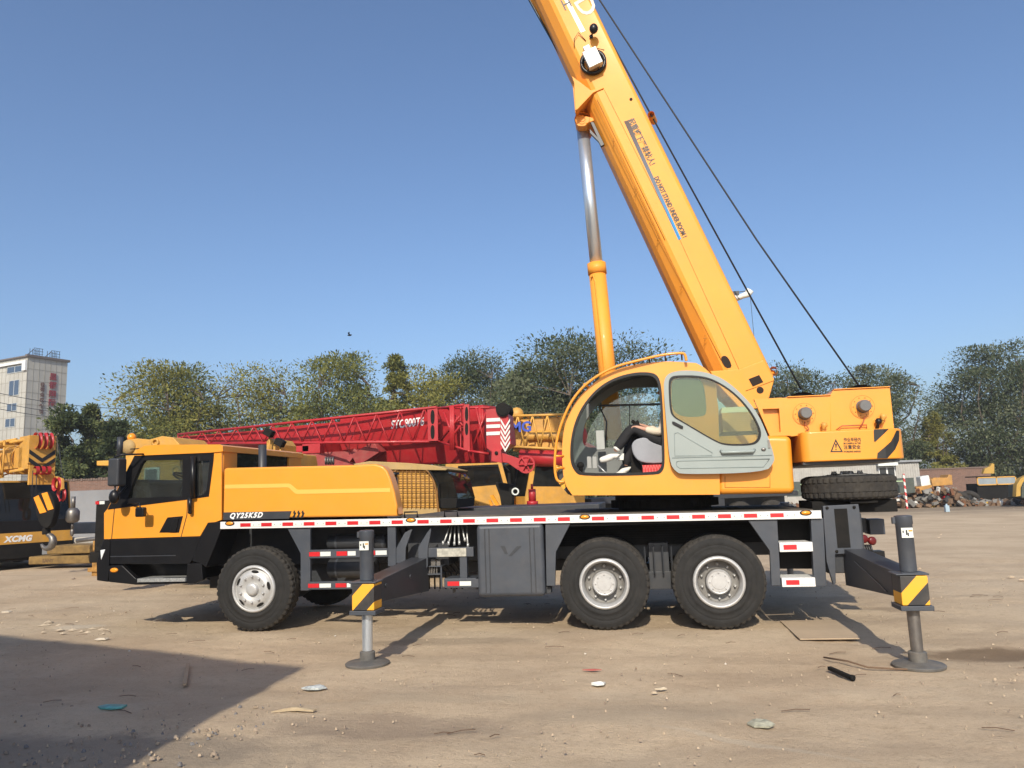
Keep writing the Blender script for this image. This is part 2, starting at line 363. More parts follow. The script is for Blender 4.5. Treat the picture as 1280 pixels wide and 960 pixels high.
# chassis rails, axles, deck
ch = MB(); ch.box((-1.6, .80, .78), (7.25, .92, 1.30)); ch.box((-1.6, 1.58, .78), (7.25, 1.70, 1.30))
ch.box((-1.4, .92, .95), (7.2, 1.58, 1.28))
for x in (0, WB, WB+1.35):
    ch.box((x-.09, .35, .43), (x+.09, 2.15, .62)); ch.lathe([(-.26, .05), (-.2, .2), (0, .27), (.2, .2), (.26, .05)], (x, 1.25, .53), (0, 1, 0), 16)
    for y in (.66, 1.84): ch.box((x-.5, y-.04, .64), (x+.5, y+.04, .70)); ch.tube([(x, y, .6), (x, y, 1.0)], .05)
for y in (.70, 1.80): ch.box((WB+.35, y-.12, .40), (WB+1.0, y+.12, .62)); ch.box((WB+.55, y-.1, .6), (WB+.8, y+.1, .98))
for k in range(4): x = WB+.5+.11*k; ch.tube([(x, .5, .6), (x, .5, .95)], .014, 6)
ch.box((-1.2, .95, .45), (.9, 1.55, 1.0))
ch.box((.9, 1.1, .6), (4.3, 1.35, .75)); ch.lathe([(0, .19), (1.4, .19)], (1.0, 1.9, .75), (1, 0, 0), 16)
ch.build('chassis', GRYD, CR, .01)
# mud panels / inner fender above rear wheels
f = MB(); f.box((3.9, .70, .95), (6.75, .76, 1.27)); f.box((3.9, 1.74, .95), (6.75, 1.80, 1.27))
for k in range(9): z = 1.0+.03*k; f.box((3.95, .685, z), (6.7, .70, z+.012))
f.box((3.9, .04, 1.24), (6.75, 2.46, 1.27)); f.build('fender_panel', BLKM, CR)
def Zs(x): # strip runs from z 1.405 at front to 1.30 at rear
    return at(x, 652.4-(x-276)*(652.4-638)/(1026-276), 0)
sl = at(276, 652.4, 0); sr = at(1026, 638, 0); slope = (sr[1]-sl[1])/(sr[0]-sl[0])
def zst(X): return sl[1]+(X-sl[0])*slope
HS = .092
st = MB(); st.prism([(sl[0], sl[1]), (sr[0], sr[1]), (sr[0], sr[1]-HS), (sl[0], sl[1]-HS)], -.012, .03)
x = at(301, 655, 0)[0]; skip = [at(514, 650, 0)[0], at(731, 645, 0)[0]]
reds = []
while x < sr[0]-.3:
    st.m(1); z = zst(x)-.022
    st.prism([(x, z), (x+.15, z+.15*slope), (x+.15, z+.15*slope-.047), (x, z-.047)], -.0155, -.0125)
    st.m(2); xx = x+.15; z = zst(xx)-.022
    st.prism([(xx, z), (xx+.145, z+.145*slope), (xx+.145, z+.145*slope-.047), (xx, z-.047)], -.0155, -.0125)
    st.m(3)
    for q in (.035, .115): st.box((xx+q, -.018, z-.03), (xx+q+.009, -.0156, z-.021))
    nx = x+.299
    for s_ in skip:
        if nx-.1 < s_ < nx+.2: nx = s_+.085; 
    x = nx
ss = st.build('side_strip', [WHT, REDR, WREF, BLK], CR, .003, seg=1)
for px_ in (514, 731, 288, 1007):
    X, Z = at(px_, 650-(px_-514)*.0185, 0); m_ = MB(); m_.lathe([(0, .068), (-.008, .066), (-.008, .05)], (0, 0, 0), (0, 1, 0), 20); m_.m(1).lathe([(-.006, .052), (-.014, .04), (-.016, .001)], (0, 0, 0), (0, 1, 0), 20)
    o = m_.build('side_marker_lamp', [BLK, AMB], CR, loc=(X, -.013, Z)); o.scale = (1, 1, .45)
dk = MB(); zt = sl[1]
dk.prism([(sl[0]+.02, zst(sl[0])-.02), (sr[0], sr[1]-.02), (sr[0], sr[1]-.085), (sl[0]+.02, zst(sl[0])-.085)], .03, 2.47)
dk.prism([(1.95, zst(1.95)+.018), (sr[0]-.05, sr[1]+.012), (sr[0]-.05, sr[1]-.02), (1.95, zst(1.95)-.02)], .16, 2.34)
dk.build('deck', mat('worn_deck_plate', (.050, .048, .046), .8, var=.3, dust=.35, spec=.2), CR, .006)
eg = MB().box((-.3, .45, 1.35), (.8, 2.2, 1.95)).box((-.2, .26, 1.35), (1.7, .45, 1.85)); eg.build('engine_block', BLKM, CR, .03)
for a in ((392, 637), (406, 637), (548, 634), (566, 634)): pass
gh = MB()
for x0 in (at(555, 636, .1)[0], at(505, 636, .1)[0]):
    gh.tube([(x0, .12, zst(x0)), (x0, .12, zst(x0)+.075), (x0+.17, .12, zst(x0)+.075), (x0+.17, .12, zst(x0))], .011, 8)
gh.build('grab_rail', BLK, CR)
# ---- side body panels under the strip
def P(fn, pts, Y, d, name='side_panel', m_=GRY, parent=CR, bev=.006): return MB().prism(pl(fn, pts, Y), Y, Y+d).build(name, m_, parent, bev)
P(Z2, [(118, 368), (210, 366), (210, 614), (172, 614), (172, 470)], .02, .05)
P(Z2, [(508, 360), (540, 359), (542, 520), (510, 520)], .02, .06)
P(Z3, [(486, 370), (618, 366), (540, 520), (535, 690), (492, 690)], .02, .05)
P(Z4, [(380, 298), (502, 295), (517, 570), (478, 570), (470, 425)], .02, .05)
P(Z4, [(640, 290), (693, 290), (706, 572), (655, 572)], .02, .08)
def step(fn, a, b, refs, Y=.0, d=.06, base=GRY, name='step_rail', deep=0):
    x0, x1, z0, z1 = rect(fn, a, b, Y); mb = MB().box((x0, Y, z0), (x1, Y+d, z1))
    if deep: mb.box((x0, Y+d, z1-.03), (x1, Y+deep, z1-.005))
    o = mb.build(name, base, CR, .005)
    r = MB()
    for (p, q, k) in refs:
        u0, u1, _, _ = rect(fn, (p, a[1]), (q, a[1]), Y); r.m(k).box((u0, Y-.004, z0+(z1-z0)*.24), (u1, Y-.0005, z1-(z1-z0)*.24))
    r.build('reflector', [REDR, WREF], o)
step(Z2, (205, 457), (510, 483), [(206, 247, 0), (249, 289, 1), (312, 353, 0), (355, 386, 1), (440, 461, 0), (463, 506, 1)])
step(Z2, (200, 580), (372, 608), [(202, 244, 0), (246, 290, 1), (308, 350, 0), (352, 366, 1)])
step(Z2, (728, 571), (862, 602), [(741, 786, 0), (788, 832, 1)], deep=.35)
step(Z4, (510, 392), (651, 428), [(526, 581, 0), (584, 640, 1)], base=WHT, deep=.4)
step(Z4, (520, 538), (662, 574), [(537, 592, 0), (595, 650, 1)], base=WHT, deep=.4)
# compartment back walls and clutter
P(Z4, [(500, 292), (645, 290), (655, 500), (512, 500)], .42, .03, 'back_panel', BLKM)
for (a, b, yy) in (((270, 400), (455, 452), .30), ((270, 492), (455, 566), .30), ((440, 400), (500, 455), .34)):
    x0, x1, z0, z1 = rect(Z2, a, b, yy); r = (z1-z0)/2; o = MB().lathe([(0, .001), (0, r*.8), (.02, r), (x1-x0-.02, r), (x1-x0, r*.8), (x1-x0, .001)], (x0, yy+r, (z0+z1)/2), (1, 0, 0), 24).build('air_tank', GRYD, CR)
    q = MB()
    for t in (.2, .8): q.lathe([(-.015, r+.004), (.015, r+.004)], (x0+(x1-x0)*t, yy+r, (z0+z1)/2), (1, 0, 0), 24)
    q.build('tank_strap', GRY, o)
Z7 = view(480, 640, 5.818)
P(Z7, [(88, 262), (150, 150), (192, 128), (205, 128), (158, 262), (155, 375), (88, 375)], .03, .03, 'outrigger_bracket')
P(Z7, [(248, 257), (312, 150), (338, 118), (342, 135), (318, 265), (318, 392), (298, 440), (272, 592), (266, 592), (262, 365), (250, 352)], .0, .03, 'outrigger_bracket')
ob = MB(); x0, x1, z0, z1 = rect(Z7, (100, 100), (330, 590), .1); ob.box((x0+.05, .35, z0+.32), (x1+.2, 2.1, z1)); ob.build('outrigger_housing', GRYD, CR, .01)
one('valve_bracket', GRY, CR, Z7, (318, 262), (652, 325), .03, .08)
pn = one('valve_plate', mat('worn_label_plate', (.40, .39, .33), .6, var=.4, vscale=22, dust=.3), CR, Z7, (385, 267), (598, 322), .022, .006, 0)
one('valve_post', GRY, CR, Z7, (548, 325), (606, 482), .04, .06)
one('step_box', GRY, CR, Z7, (436, 484), (672, 552), .02, .32)
vb = MB()
for (a, b) in (((340, 345), (375, 395)), ((380, 350), (410, 395)), ((330, 400), (360, 445)), ((500, 560), (505, 590))): bx(vb, Z7, a, b, .12, .12)
for k in range(4): vb.tube([at3(*Z7(330+18*k, 400), .1), at3(*Z7(330+18*k, 452), .1)], .012, 6)
vb.build('hydraulic_valve', STL, CR, .004)
for (a, b) in (((480, 100), (430, 238)), ((495, 100), (470, 240)), ((516, 100), (512, 243)), ((540, 95), (548, 238)), ((566, 95), (588, 214)), ((600, 95), (610, 255))):
    MB().tube([at3(*Z7(*a), .22), at3(*Z7(*b), .10)], .011, 8).tube([at3(*Z7(*b), .10), at3(*Z7(b[0], b[1]-28), .105)], .017, 8).build('control_lever', ALU, CR)
P(Z7, [(318, 395), (416, 392), (416, 400), (318, 402)], .05, .2, 'bracket_shelf'); P(Z7, [(300, 450), (412, 448), (412, 458), (300, 460)], .05, .2, 'bracket_shelf'); P(Z7, [(408, 392), (420, 392), (422, 560), (412, 560)], .06, .03, 'bracket_shelf')
hz = MB()
for k in range(7): 
    a = at3(*Z7(110+45*k, 120), .5); b = at3(*Z7(330+40*k, 560), .7); hz.tube([a, a+Vector((.1, .05, -.3)), b+Vector((0, 0, .2)), b], .014, 6)
hz.build('hydraulic_hose', BLK, CR)
# fuel tank: rounded box with two strap ridges
x0, x1, z0, z1 = rect(Z3, (139, 385), (488, 742), -.02)
tk = MB().box((x0, -.02, z0), (x1, .62, z1)).build('fuel_tank', GRY, CR, .055, seg=4)
q = MB()
for t in (.13, .80):
    for e in (0, .055): q.bar((x0+(x1-x0)*t+e, -.022, z0+.05), (x0+(x1-x0)*t+e, -.022, z1-.05), .012, .012); q.bar((x0+(x1-x0)*t+e, .03, z1+.0), (x0+(x1-x0)*t+e, .58, z1), .012, .012, (0, 0, 1))
q.build('tank_strap', GRYD, tk, .003)
lg = MB()
for a, b, c in (((262, 490), (285, 490), (300, 530)), ((345, 490), (368, 490), (318, 540))): lg.prism(pl(Z3, [a, b, c, (c[0]-16, c[1])], -.023), -.0245, -.021)
lg.build('embossed_mark', GRYD, tk)
P(Z3, [(490, 695), (516, 695), (516, 725), (490, 730)], .1, .1, 'tank_bracket', GRYD)
# rear outrigger box frame
P(Z4, [(690, 240), (838, 232), (843, 262), (858, 435), (742, 440), (745, 560), (735, 567), (706, 470)], .015, .06, 'rear_frame').name = 'rear_frame'
one('frame_slot', BLKM, CR, Z4, (737, 252), (806, 412), .008, .006, 0)
for p in ((708, 248), (820, 245), (748, 428)):
    a = at3(*Z4(*p), .01); MB().lathe([(0, .018), (-.006, .018), (-.006, .001)], a, (0, 1, 0), 10).build('bolt_head', BLKM, CR)
rb = MB(); xr = at(1041, 640, 0)[0]
rb.box((xr-.1, .08, .62), (xr+.33, 2.42, 1.30)); rb.build('rear_box', GRYD, CR, .01)
rb = MB(); a = at3(1100, 650, .9); rb.box((xr+.33, .9, 1.02), (xr+.60, 2.3, 1.20)); rb.box((xr+.60, .8, 1.00), (xr+.78, 1.05, 1.19)); rb.build('rear_bumper', GRY, CR, .008)
tl = MB(); 
for (zx, zz, r) in ((857, 376, .05), (891, 384, .05)):
    p = at3(*Z4(zx, zz), .5); tl.lathe([(0, r), (-.03, r), (-.04, r*.7), (-.04, .001)], p, (-.35, 1, 0), 16); tl.tube([p, p+Vector((-.2, .3, 0))], .02)
tl.build('rear_lamp', mat('red_lens', (.12, .01, .01), .3), CR)
cb = MB()
for k in range(4): p = at3(*Z4(860+k*9, 400), .4); cb.tube([p, p+Vector((.03, .02, -.14)), p+Vector((-.05, .1, -.2))], .012, 6)
p = at3(*Z4(905, 437), .45); cb.box((p.x-.15, .4, p.z-.05), (p.x+.1, .6, p.z+.03)); cb.build('trailer_cable', BLK, CR)
# ---- outriggers (beam, jack sleeve, collar with stripes, rod, pad)
def outrigger(X, side, haz, lean=0):
    s = -1 if side else 1; yo = -1.78 if side else 4.28; yi = .10 if side else 2.4
    H = MB(); y0, y1 = sorted((yo+(.13 if side else -.13), yi)); 
    pr = [(.13, .56), (.13, .88), (-.13, .88), (-.13, .56)]
    # tapered beam: deeper at the body
    vs = []
    for y, zb, zt in ((y0 if side else y1, .60, .83), (y1 if side else y0, .48, .90)):
        for dx, z in ((.115, zb), (.115, zt), (-.115, zt), (-.115, zb)): vs.append((X+dx, y, z))
    H.add(vs, [(0, 1, 2, 3), (7, 6, 5, 4), (0, 4, 5, 1), (1, 5, 6, 2), (2, 6, 7, 3), (3, 7, 4, 0)], False)
    H.bar((X-.122, yo-s*.25*0+(.3 if side else -.3), .62), (X-.122, yi-(.5 if side else -.5), .80), .012, .012)
    for q in (.25, 1.1): H.lathe([(0, .025), (-.01, .025), (-.01, .001)], (X+.116, yo+(q if side else -q), .75), (-1, 0, 0), 10)
    o = H.build('outrigger_beam', GRYD, CR, .012)
    sl_ = MB().lathe([(.84, .072), (1.26, .072), (1.27, .078), (1.34, .078), (1.345, .06), (1.345, .001)], (X, yo, 0), (0, 0, 1), 24); sl_.box((X-.085, yo-.085, .80), (X+.085, yo+.085, .835))
    sl_.box((X-.10, yo-.02, 1.27), (X-.06, yo+.02, 1.33))
    js = sl_.build('jack_sleeve', GRY, o, .004)
    lb = MB().box((-.05, 0, -.045), (.05, .003, .045)); lb.m(1).box((-.012, -.002, -.02), (.0, 0, .025)).box((.002, -.002, -.03), (.012, 0, .0)).box((-.04, -.002, .0), (-.03, 0, .02)).m(2).box((.012, -.002, .012), (.045, 0, .024))
    lb.build('warning_sticker', [WREF, INK, AMB], js, loc=(X, yo-.0765, 1.19))
    co = MB().box((X-.118, yo-.118, .55), (X+.118, yo+.118, .81)).build('stripe_collar', haz, o, .008)
    fl = MB().box((X-.14, yo-.14, .505), (X+.14, yo+.14, .548)).box((X-.15, yo-.12, .815), (X+.135, yo+.12, .83)); fl.build('collar_flange', GRY, o, .006)
    rd = MB().lathe([(.14, .052), (.51, .055)], (X, yo, 0), (0, 0, 1), 24).build('jack_rod', CHR if X < 5 else STL, o)
    pd = MB().lathe([(.0, .001), (.0, .222), (.018, .225), (.026, .215), (.045, .10), (.048, .078), (.125, .078), (.132, .07), (.134, .05), (.15, .045), (.15, .001)], (X, yo, .001), (0, 0, 1), 40, smooth=False).build('jack_pad', mat('scuffed_pad_iron', (.075, .078, .078), .6, var=.3, vscale=14, dust=.35), o)
    return o
outrigger(2.24, True, HAZ); outrigger(7.46, True, HAZ)
outrigger(2.24, False, HAZ); outrigger(7.46, False, HAZ)
# ================================================================== driver cab
TC = MB(); Y0 = .03
black_open = [(158, 388), (250, 172), (570, 160), (568, 190), (548, 340), (470, 352)]
TC.prism([pl(Z1, [(103, 416), (118, 398), (232, 170), (262, 140), (600, 136), (607, 150), (607, 445), (580, 455), (548, 458), (515, 515), (103, 528)], Y0), pl(Z1, black_open, Y0)], Y0, Y0+.05)
xr_ = at(*Z1(606, 300), Y0)[0]; xf = at(*Z1(104, 470), Y0)[0]; ztop = at(*Z1(606, 134), Y0)[1]
TC.prism(pl(Z1, [(232, 170), (245, 145), (275, 128), (330, 123), (600, 122), (612, 128), (612, 152), (560, 157), (250, 170)], Y0-.02), Y0-.02, 2.47)      # roof
TC.prism([pl(Z1, [(103, 416), (118, 398), (232, 170), (600, 150), (607, 150), (607, 445), (515, 515), (103, 528)], Y0), pl(Z1, black_open, Y0)], 2.40, 2.45)
zc0 = 1.45
for lo, hi in (((.08, 1.2), (2.40, 2.02)), ((.08, 2.40), (2.40, ztop)), ((.08, 2.0), (.42, 2.42)), ((2.0, 2.0), (2.40, 2.42))): lo = (lo[0], max(lo[1], 1.45)); TC.box((xr_-.05, lo[0], lo[1]), (xr_, hi[0], hi[1]))
TC.box((xf+.01, .05, 1.35), (xf+.06, 2.40, at(*Z1(110, 405), Y0)[1]))
cab = TC.build('driver_cab', YEL, CR, .014)
rw = MB().box((xr_-.035, .42, 2.02), (xr_-.028, 2.0, 2.40)).build('rear_window', GLD, cab)
sr_ = MB().prism([pl(Z1, [(118, 401), (234, 169), (574, 156), (572, 192), (552, 345), (470, 357)], Y0-.006),
    pl(Z1, [(205, 352), (222, 300), (262, 205), (275, 190), (440, 187), (438, 345)], Y0-.006), pl(Z1, [(502, 195), (502, 343), (528, 338), (542, 318), (556, 190)], Y0-.006)], Y0-.006, Y0+.06).build('window_surround', BLK, cab)
MB().prism(pl(Z1, [(200, 357), (262, 190), (442, 184), (441, 348)], Y0+.03), Y0+.03, Y0+.034).build('door_window', GLS, cab)
MB().prism(pl(Z1, [(500, 192), (500, 348), (530, 341), (545, 320), (558, 188)], Y0+.03), Y0+.03, Y0+.034).build('quarter_window', GLT, cab)
MB().prism(pl(Z1, [(150, 394), (245, 172), (570, 160), (552, 345), (470, 357)], 2.42), 2.42, 2.424).build('far_window', GLS, cab)
w0 = Vector((at(*Z1(112, 402), Y0)[0], .1, at(*Z1(112, 402), Y0)[1])); w1 = Vector((at(*Z1(232, 170), Y0)[0], .1, at(*Z1(232, 170), Y0)[1])); wd_ = Vector((0, 2.28, 0)); nn_ = (w1-w0).cross(wd_).normalized()*.006
MB().add([w0, w1, w1+wd_, w0+wd_, w0+nn_, w1+nn_, w1+wd_+nn_, w0+wd_+nn_], [(0, 1, 2, 3), (7, 6, 5, 4), (0, 4, 5, 1), (1, 5, 6, 2), (2, 6, 7, 3), (3, 7, 4, 0)]).build('windscreen', GLS, cab)
MB().bar(w0, w1, .07, .05).bar(w0+wd_, w1+wd_, .07, .05).build('windscreen_pillar', BLK, cab, .01)
dz = MB()  # door seams and belt line
dz.prism(pl(Z1, [(150, 392), (147, 392), (134, 530), (137, 530)], Y0), Y0-.003, Y0)
dz.prism(pl(Z1, [(460, 358), (463, 358), (460, 425), (428, 545), (425, 545), (457, 424)], Y0), Y0-.003, Y0)
dz.build('door_seam', mat('seam_shadow_gap', (.05, .03, .01), .8), cab)
hn = MB().prism(pl(Z1, [(340, 500), (375, 435), (442, 429), (425, 500)], Y0), Y0-.006, Y0+.002).build('door_handle', BLK, cab, .004)
MB().prism(pl(Z1, [(385, 498), (400, 440), (425, 438), (412, 498)], Y0-.01), Y0-.022, Y0-.008).build('handle_grip', BLK, hn, .005)
gb = MB().tube([at3(*Z1(485, 172), -.02), at3(*Z1(484, 350), -.03)], .032, 12).tube([at3(*Z1(472, 350), -.03), at3(*Z1(472, 412), -.02)], .028, 12).ball(at3(*Z1(472, 412), -.02), .03); gb.build('grab_bar', BLK, cab)
lo = MB()
lo.prism(pl(Z1, [(72, 705), (70, 630), (88, 560), (103, 528), (128, 528), (120, 712)], Y0-.01), Y0-.01, 2.46)
lo.prism(pl(Z1, [(129, 531), (516, 517), (490, 600), (470, 634), (129, 636)], Y0-.005), Y0-.005, Y0+.06)
lo.prism(pl(Z1, [(122, 642), (180, 641), (240, 698), (455, 692), (460, 634), (520, 632), (526, 702), (490, 718), (240, 724), (124, 712)], Y0-.02), Y0-.02, Y0+.06)
lo.prism(pl(Z1, [(548, 457), (607, 452), (607, 480), (577, 560), (540, 650), (520, 634), (480, 622), (516, 517)], Y0-.01), Y0-.01, .5)
lo.prism(pl(Z1, [(129, 560), (500, 560), (520, 700), (129, 700)], .35), .35, 2.3)
LO = lo.build('lower_body', BLK, cab, .008)
MB().prism(pl(Z1, [(129, 601), (410, 596), (410, 600), (129, 605)], Y0-.008), Y0-.009, Y0-.004).build('trim_line', GRYD, LO)
x0, x1, z0, z1 = rect(Z1, (250, 697), (455, 709), Y0-.03); t = MB().box((x0, -.02, z0), (x1, .3, z1))
for k in range(24): u = x0+(x1-x0)*(k+.2)/24; t.box((u, -.026, z0+.004), (u+.012, -.02, z1-.004))
t.build('step_tread', ALU, LO)
o = MB().lathe([(0, .058), (-.012, .055), (-.02, .035), (-.022, .001)], (0, 0, 0), (0, 1, 0), 20).build('side_indicator', AMB, LO, loc=Vector((*at3(*Z1(147, 661), Y0-.02),))); o.scale = (1, 1, .55)
MB().prism(pl(Z1, [(87, 575), (108, 572), (90, 618)], Y0-.016), Y0-.018, .2).build('headlight', mat('headlight_lens', (.7, .72, .72), .1), LO, .006)
# mirrors
mr = MB(); ym = -.22
x0, x1, z0, z1 = rect(Z1, (127, 182), (170, 300), ym); mr.box((x0, ym-.04, z0), (x1, ym+.14, z1)); M1 = mr.build('wing_mirror', GRYD, cab, .03, seg=3)
MB().ball(at3(*Z1(146, 347), ym), .095, 16, (.75, .6, 1.)).build('wide_angle_mirror', BLK, M1)
MB().tube([at3(*Z1(150, 178), ym), at3(*Z1(180, 166), ym), at3(*Z1(272, 163), 0)], .012).tube([at3(*Z1(150, 300), ym), at3(*Z1(150, 330), ym)], .012).tube([at3(*Z1(155, 350), ym), at3(*Z1(200, 300), .0)], .012).build('mirror_arm', BLK, M1)
k = MB(); x0, x1, z0, z1 = rect(Z1, (243, 392), (279, 432), -.16); k.box((x0, -.2, z0), (x1, -.12, z1)); K = k.build('kerb_mirror', BLK, cab, .02, seg=3)
MB().tube([at3(*Z1(260, 395), -.16), at3(*Z1(252, 372), -.12), at3(*Z1(205, 375), .02)], .009).build('mirror_arm', BLK, K)
# interior: dashboard, wheel, seats
ins = MB(); dx = at(*Z1(150, 390), Y0)[0]
ins.prism([(dx-.02, 1.5), (dx+.52, 1.5), (dx+.45, 1.98), (dx+.2, 2.04), (dx-.0, 1.97)], .12, 2.36)
ins.build('dashboard', BLKM, cab, .02)
sw = MB(); c = Vector((dx+.72, .62, 2.03)); ax = Vector((.45, 0, .9)).normalized(); u = Vector((0, 1, 0)); v = ax.cross(u)
sw.tube([c+u*(.22*math.cos(a))+v*(.22*math.sin(a)) for a in [i*2*math.pi/28 for i in range(29)]], .014, 8)
for a in (0, 2.1, 4.2): sw.tube([c, c+u*.22*math.cos(a)+v*.22*math.sin(a)], .012, 6)
sw.tube([c, c-ax*.4], .03, 8); sw.build('steering_wheel', BLK, cab)
for yy in (.62, 1.8):
    s2 = MB(); s2.box((dx+.95, yy-.24, 1.45), (dx+1.4, yy+.24, 1.75)); s2.box((dx+1.34, yy-.23, 1.7), (dx+1.46, yy+.23, 2.2)); s2.build('seat', LGRY, cab, .04, seg=3)
pw = MB().tube([at3(*Z1(170, 168), 2.5), at3(*Z1(173, 90), 2.5)], .05, 12)
pw.build('intake_stack', GRYD, cab)
# beacon-free roof lamp strip
MB().tube([at3(*Z1(215, 142), 1.0), at3(*Z1(640, 122), 1.6)], .008, 6).build('antenna_cable', BLK, cab)
# ================================================================== engine hood
hp = pl(PX, [(278.5, 648), (279.5, 586.5), (283, 584.8), (440, 581.3), (465, 580)], 0)+pl(Z2, [(462, 124), (490, 132), (508, 150), (520, 180), (535, 230), (546, 285), (549, 318), (548, 326)], 0)
hood = MB().prism(hp, .0, .24, smooth=False).build('engine_hood', YEL, CR, .028, seg=4)
ZB = view(330, 540, 8)
lip = pl(PX, [(281, 606), (330, 605)], -.004)+pl(ZB, [(245, 516), (262, 520), (320, 570), (340, 578), (1200, 562), (1262, 561), (1262, 601), (1200, 602), (335, 622), (310, 616), (250, 560), (235, 555)], -.004)+pl(PX, [(330, 610), (281, 611)], -.004)
MB().prism(lip, -.004, .001).build('pressed_stripe', YELL, hood, .002)
MB().prism(pl(PX, [(279, 640.5), (364.5, 638.8), (361.3, 648.3), (279, 650)], -.004), -.004, .001).build('model_decal', GRYD, hood)
for k in range(3):
    dx_ = k*42
    MB().prism(pl(ZB, [(280+dx_, 862), (298+dx_, 822), (290+dx_, 808), (298+dx_, 786), (312+dx_, 786), (306+dx_, 800), (322+dx_, 808), (302+dx_, 860)], -.004), -.004, .001).build('slash_mark', INK, hood)
a = at3(*Z1(641, 438), 0); b = at3(*Z1(787, 434), 0); rv = (b-a); rv.y = 0
text('model_number', 'QY25K5D', .094, (a.x, -.006, a.z), rv, Vector((-rv.z, 0, rv.x)), INKW, hood, ext=.0015, shear=.35, bold=.0035, spacing=1.22)
# exhaust stack & bits behind hood
MB().lathe([(1.9, .055), (2.46, .055), (2.462, .045), (2.2, .04)], (at(328, 570, .5)[0], .5, 0), (0, 0, 1), 20).build('exhaust_stack', GRYD, CR)
MB().lathe([(0, .05), (.12, .05), (.14, .03)], at3(*Z2(535, 215), .6), (0, 0, 1), 14).lathe([(0, .07), (.03, .07), (.03, .001)], at3(*Z2(535, 165), .6), (0, 0, 1), 14).build('air_intake', BLK, CR)
# ================================================================== superstructure
CX = at(830, 625, 1.25)[0]
sg = MB(); sg.lathe([(1.33, .62), (1.42, .62), (1.42, .72), (1.52, .72), (1.52, .66), (1.66, .66)], (CX, 1.25, 0), (0, 0, 1), 72, smooth=False, mod=lambda j, k: -.02 if (j in (2, 3) and k % 2) else 0)
sg.build('slewing_ring', BLKM, CR)
bp = MB(); zb = at(*Z5(900, 752), .12)[1]
bp.prism(pl(Z5, [(866, 560), (868, 752), (1258, 747), (1238, 458), (1130, 456)], .12), .12, 2.35)
base = bp.build('turntable_base', YEL, CR, .07, seg=5)
MB().prism(pl(Z5, [(130, 757), (1258, 748), (1258, 742), (130, 750)], .3), .3, 2.3).build('turntable_floor', GRYD, base)
ln = MB()
for a, b in (((905, 662), (905, 717)), ((905, 717), (1130, 717)), ((1130, 717), (1130, 650))): ln.tube([at3(*Z5(*a), .119), at3(*Z5(*b), .119)], .004, 4)
ln.build('hatch_outline', mat('seam_brown', (.35, .13, .01), .7), base)
# upper side frame with recess
uf = MB(); uf.prism([pl(Z5, [(1050, 276), (1190, 268), (1236, 458), (1130, 460)], .16), pl(Z5, [(1092, 325), (1176, 322), (1184, 440), (1125, 442)], .16)], .16, .22)
uf.prism(pl(Z5, [(1050, 276), (1190, 268), (1236, 458), (1130, 460)], .22), .24, .27)
uf.prism(pl(Z5, [(1050, 276), (1190, 268), (1236, 458), (1130, 460)], .22), 2.2, 2.28)
U = uf.build('side_frame', YEL, base, 0)
# winch housings
def flange(parent, fn, c, r1, r2, Y):
    p = at3(*fn(*c), Y); k = (at3(*fn(c[0]+r2, c[1]), Y)-p).x
    f = MB().lathe([(0, k), (-.008, k), (-.008, k*.94)], p, (0, 1, 0), 40, smooth=False); f.m(1).lathe([(-.0085, k*.94), (-.0085, k*.91)], p, (0, 1, 0), 40, smooth=False); f.m(0).lathe([(-.008, k*.91), (-.008, k*.45)], p, (0, 1, 0), 40, smooth=False); f.m(1)
    for i in range(10): t = i*math.pi/5; f.lathe([(-.012, .008), (-.012, .001)], (p.x+k*.75*math.cos(t), p.y, p.z+k*.75*math.sin(t)), (0, 1, 0), 6); f.lathe([(0, .008), (-.012, .008)], (p.x+k*.75*math.cos(t), p.y, p.z+k*.75*math.sin(t)), (0, 1, 0), 6)
    o = f.build('winch_flange', [YEL, MATS['seam_brown']], parent); q = (at3(*fn(c[0]+r1, c[1]), Y)-p).x
    MB().lathe([(0, q*1.1), (-.03, q*1.1), (-.03, q), (-.12, q), (-.135, q*.85), (-.135, .001)], p, (0, 1, 0), 28, smooth=False).build('winch_motor', mat('motor_grey', (.11, .115, .12), .45, dust=.2), o)
    return o, p
for nm, pts, c, r1, r2 in (('winch_housing', [(150, 252), (192, 248), (428, 237), (430, 440), (205, 462)], (285, 337), 33, 66), ('winch_housing', [(425, 236), (444, 207), (752, 192), (776, 418), (430, 440)], (603, 298), 34, 70)):
    h = MB(); h.prism(pl(Z6, pts, .18), .18, .24); h.prism(pl(Z6, pts, .24), 2.1, 2.16)
    a = pl(Z6, pts, .24); h.prism([a[0], a[1], (a[1][0], a[1][1]-.03), (a[0][0], a[0][1]-.03)], .24, 2.1)
    zz = min(p[1] for p in a); h.box((a[0][0]+.05, .24, zz), (a[2][0]-.08, 2.1, zz+.08))
    H = h.build(nm, YEL, base, .006); flange(H, Z6, c, r1, r2, .178)
    pc = at3(*Z6(*c), .3); MB().lathe([(.0, .27), (.03, .27), (.03, .17), (1.6, .17), (1.6, .27), (1.63, .27)], pc, (0, 1, 0), 32).build('rope_drum', CABLE, H)
    zt = max(p[1] for p in a); 
    MB().prism([(p[0], p[1]) for p in pl(Z6, [pts[1], pts[2] if c[0] < 400 else pts[2], (pts[2][0], pts[2][1]-5), (pts[1][0], pts[1][1]-5)], .18)], .16, .28).build('top_flange', YEL, H, .003)
    MB().tube([at3(*Z6(c[0], c[1]-100), .9)+Vector((.3*math.cos(t), 0, .12*math.sin(t)-.12)) for t in [i*math.pi/10 for i in range(11)]], .012, 6).build('rope_guard', TAN, H)
ho = MB()
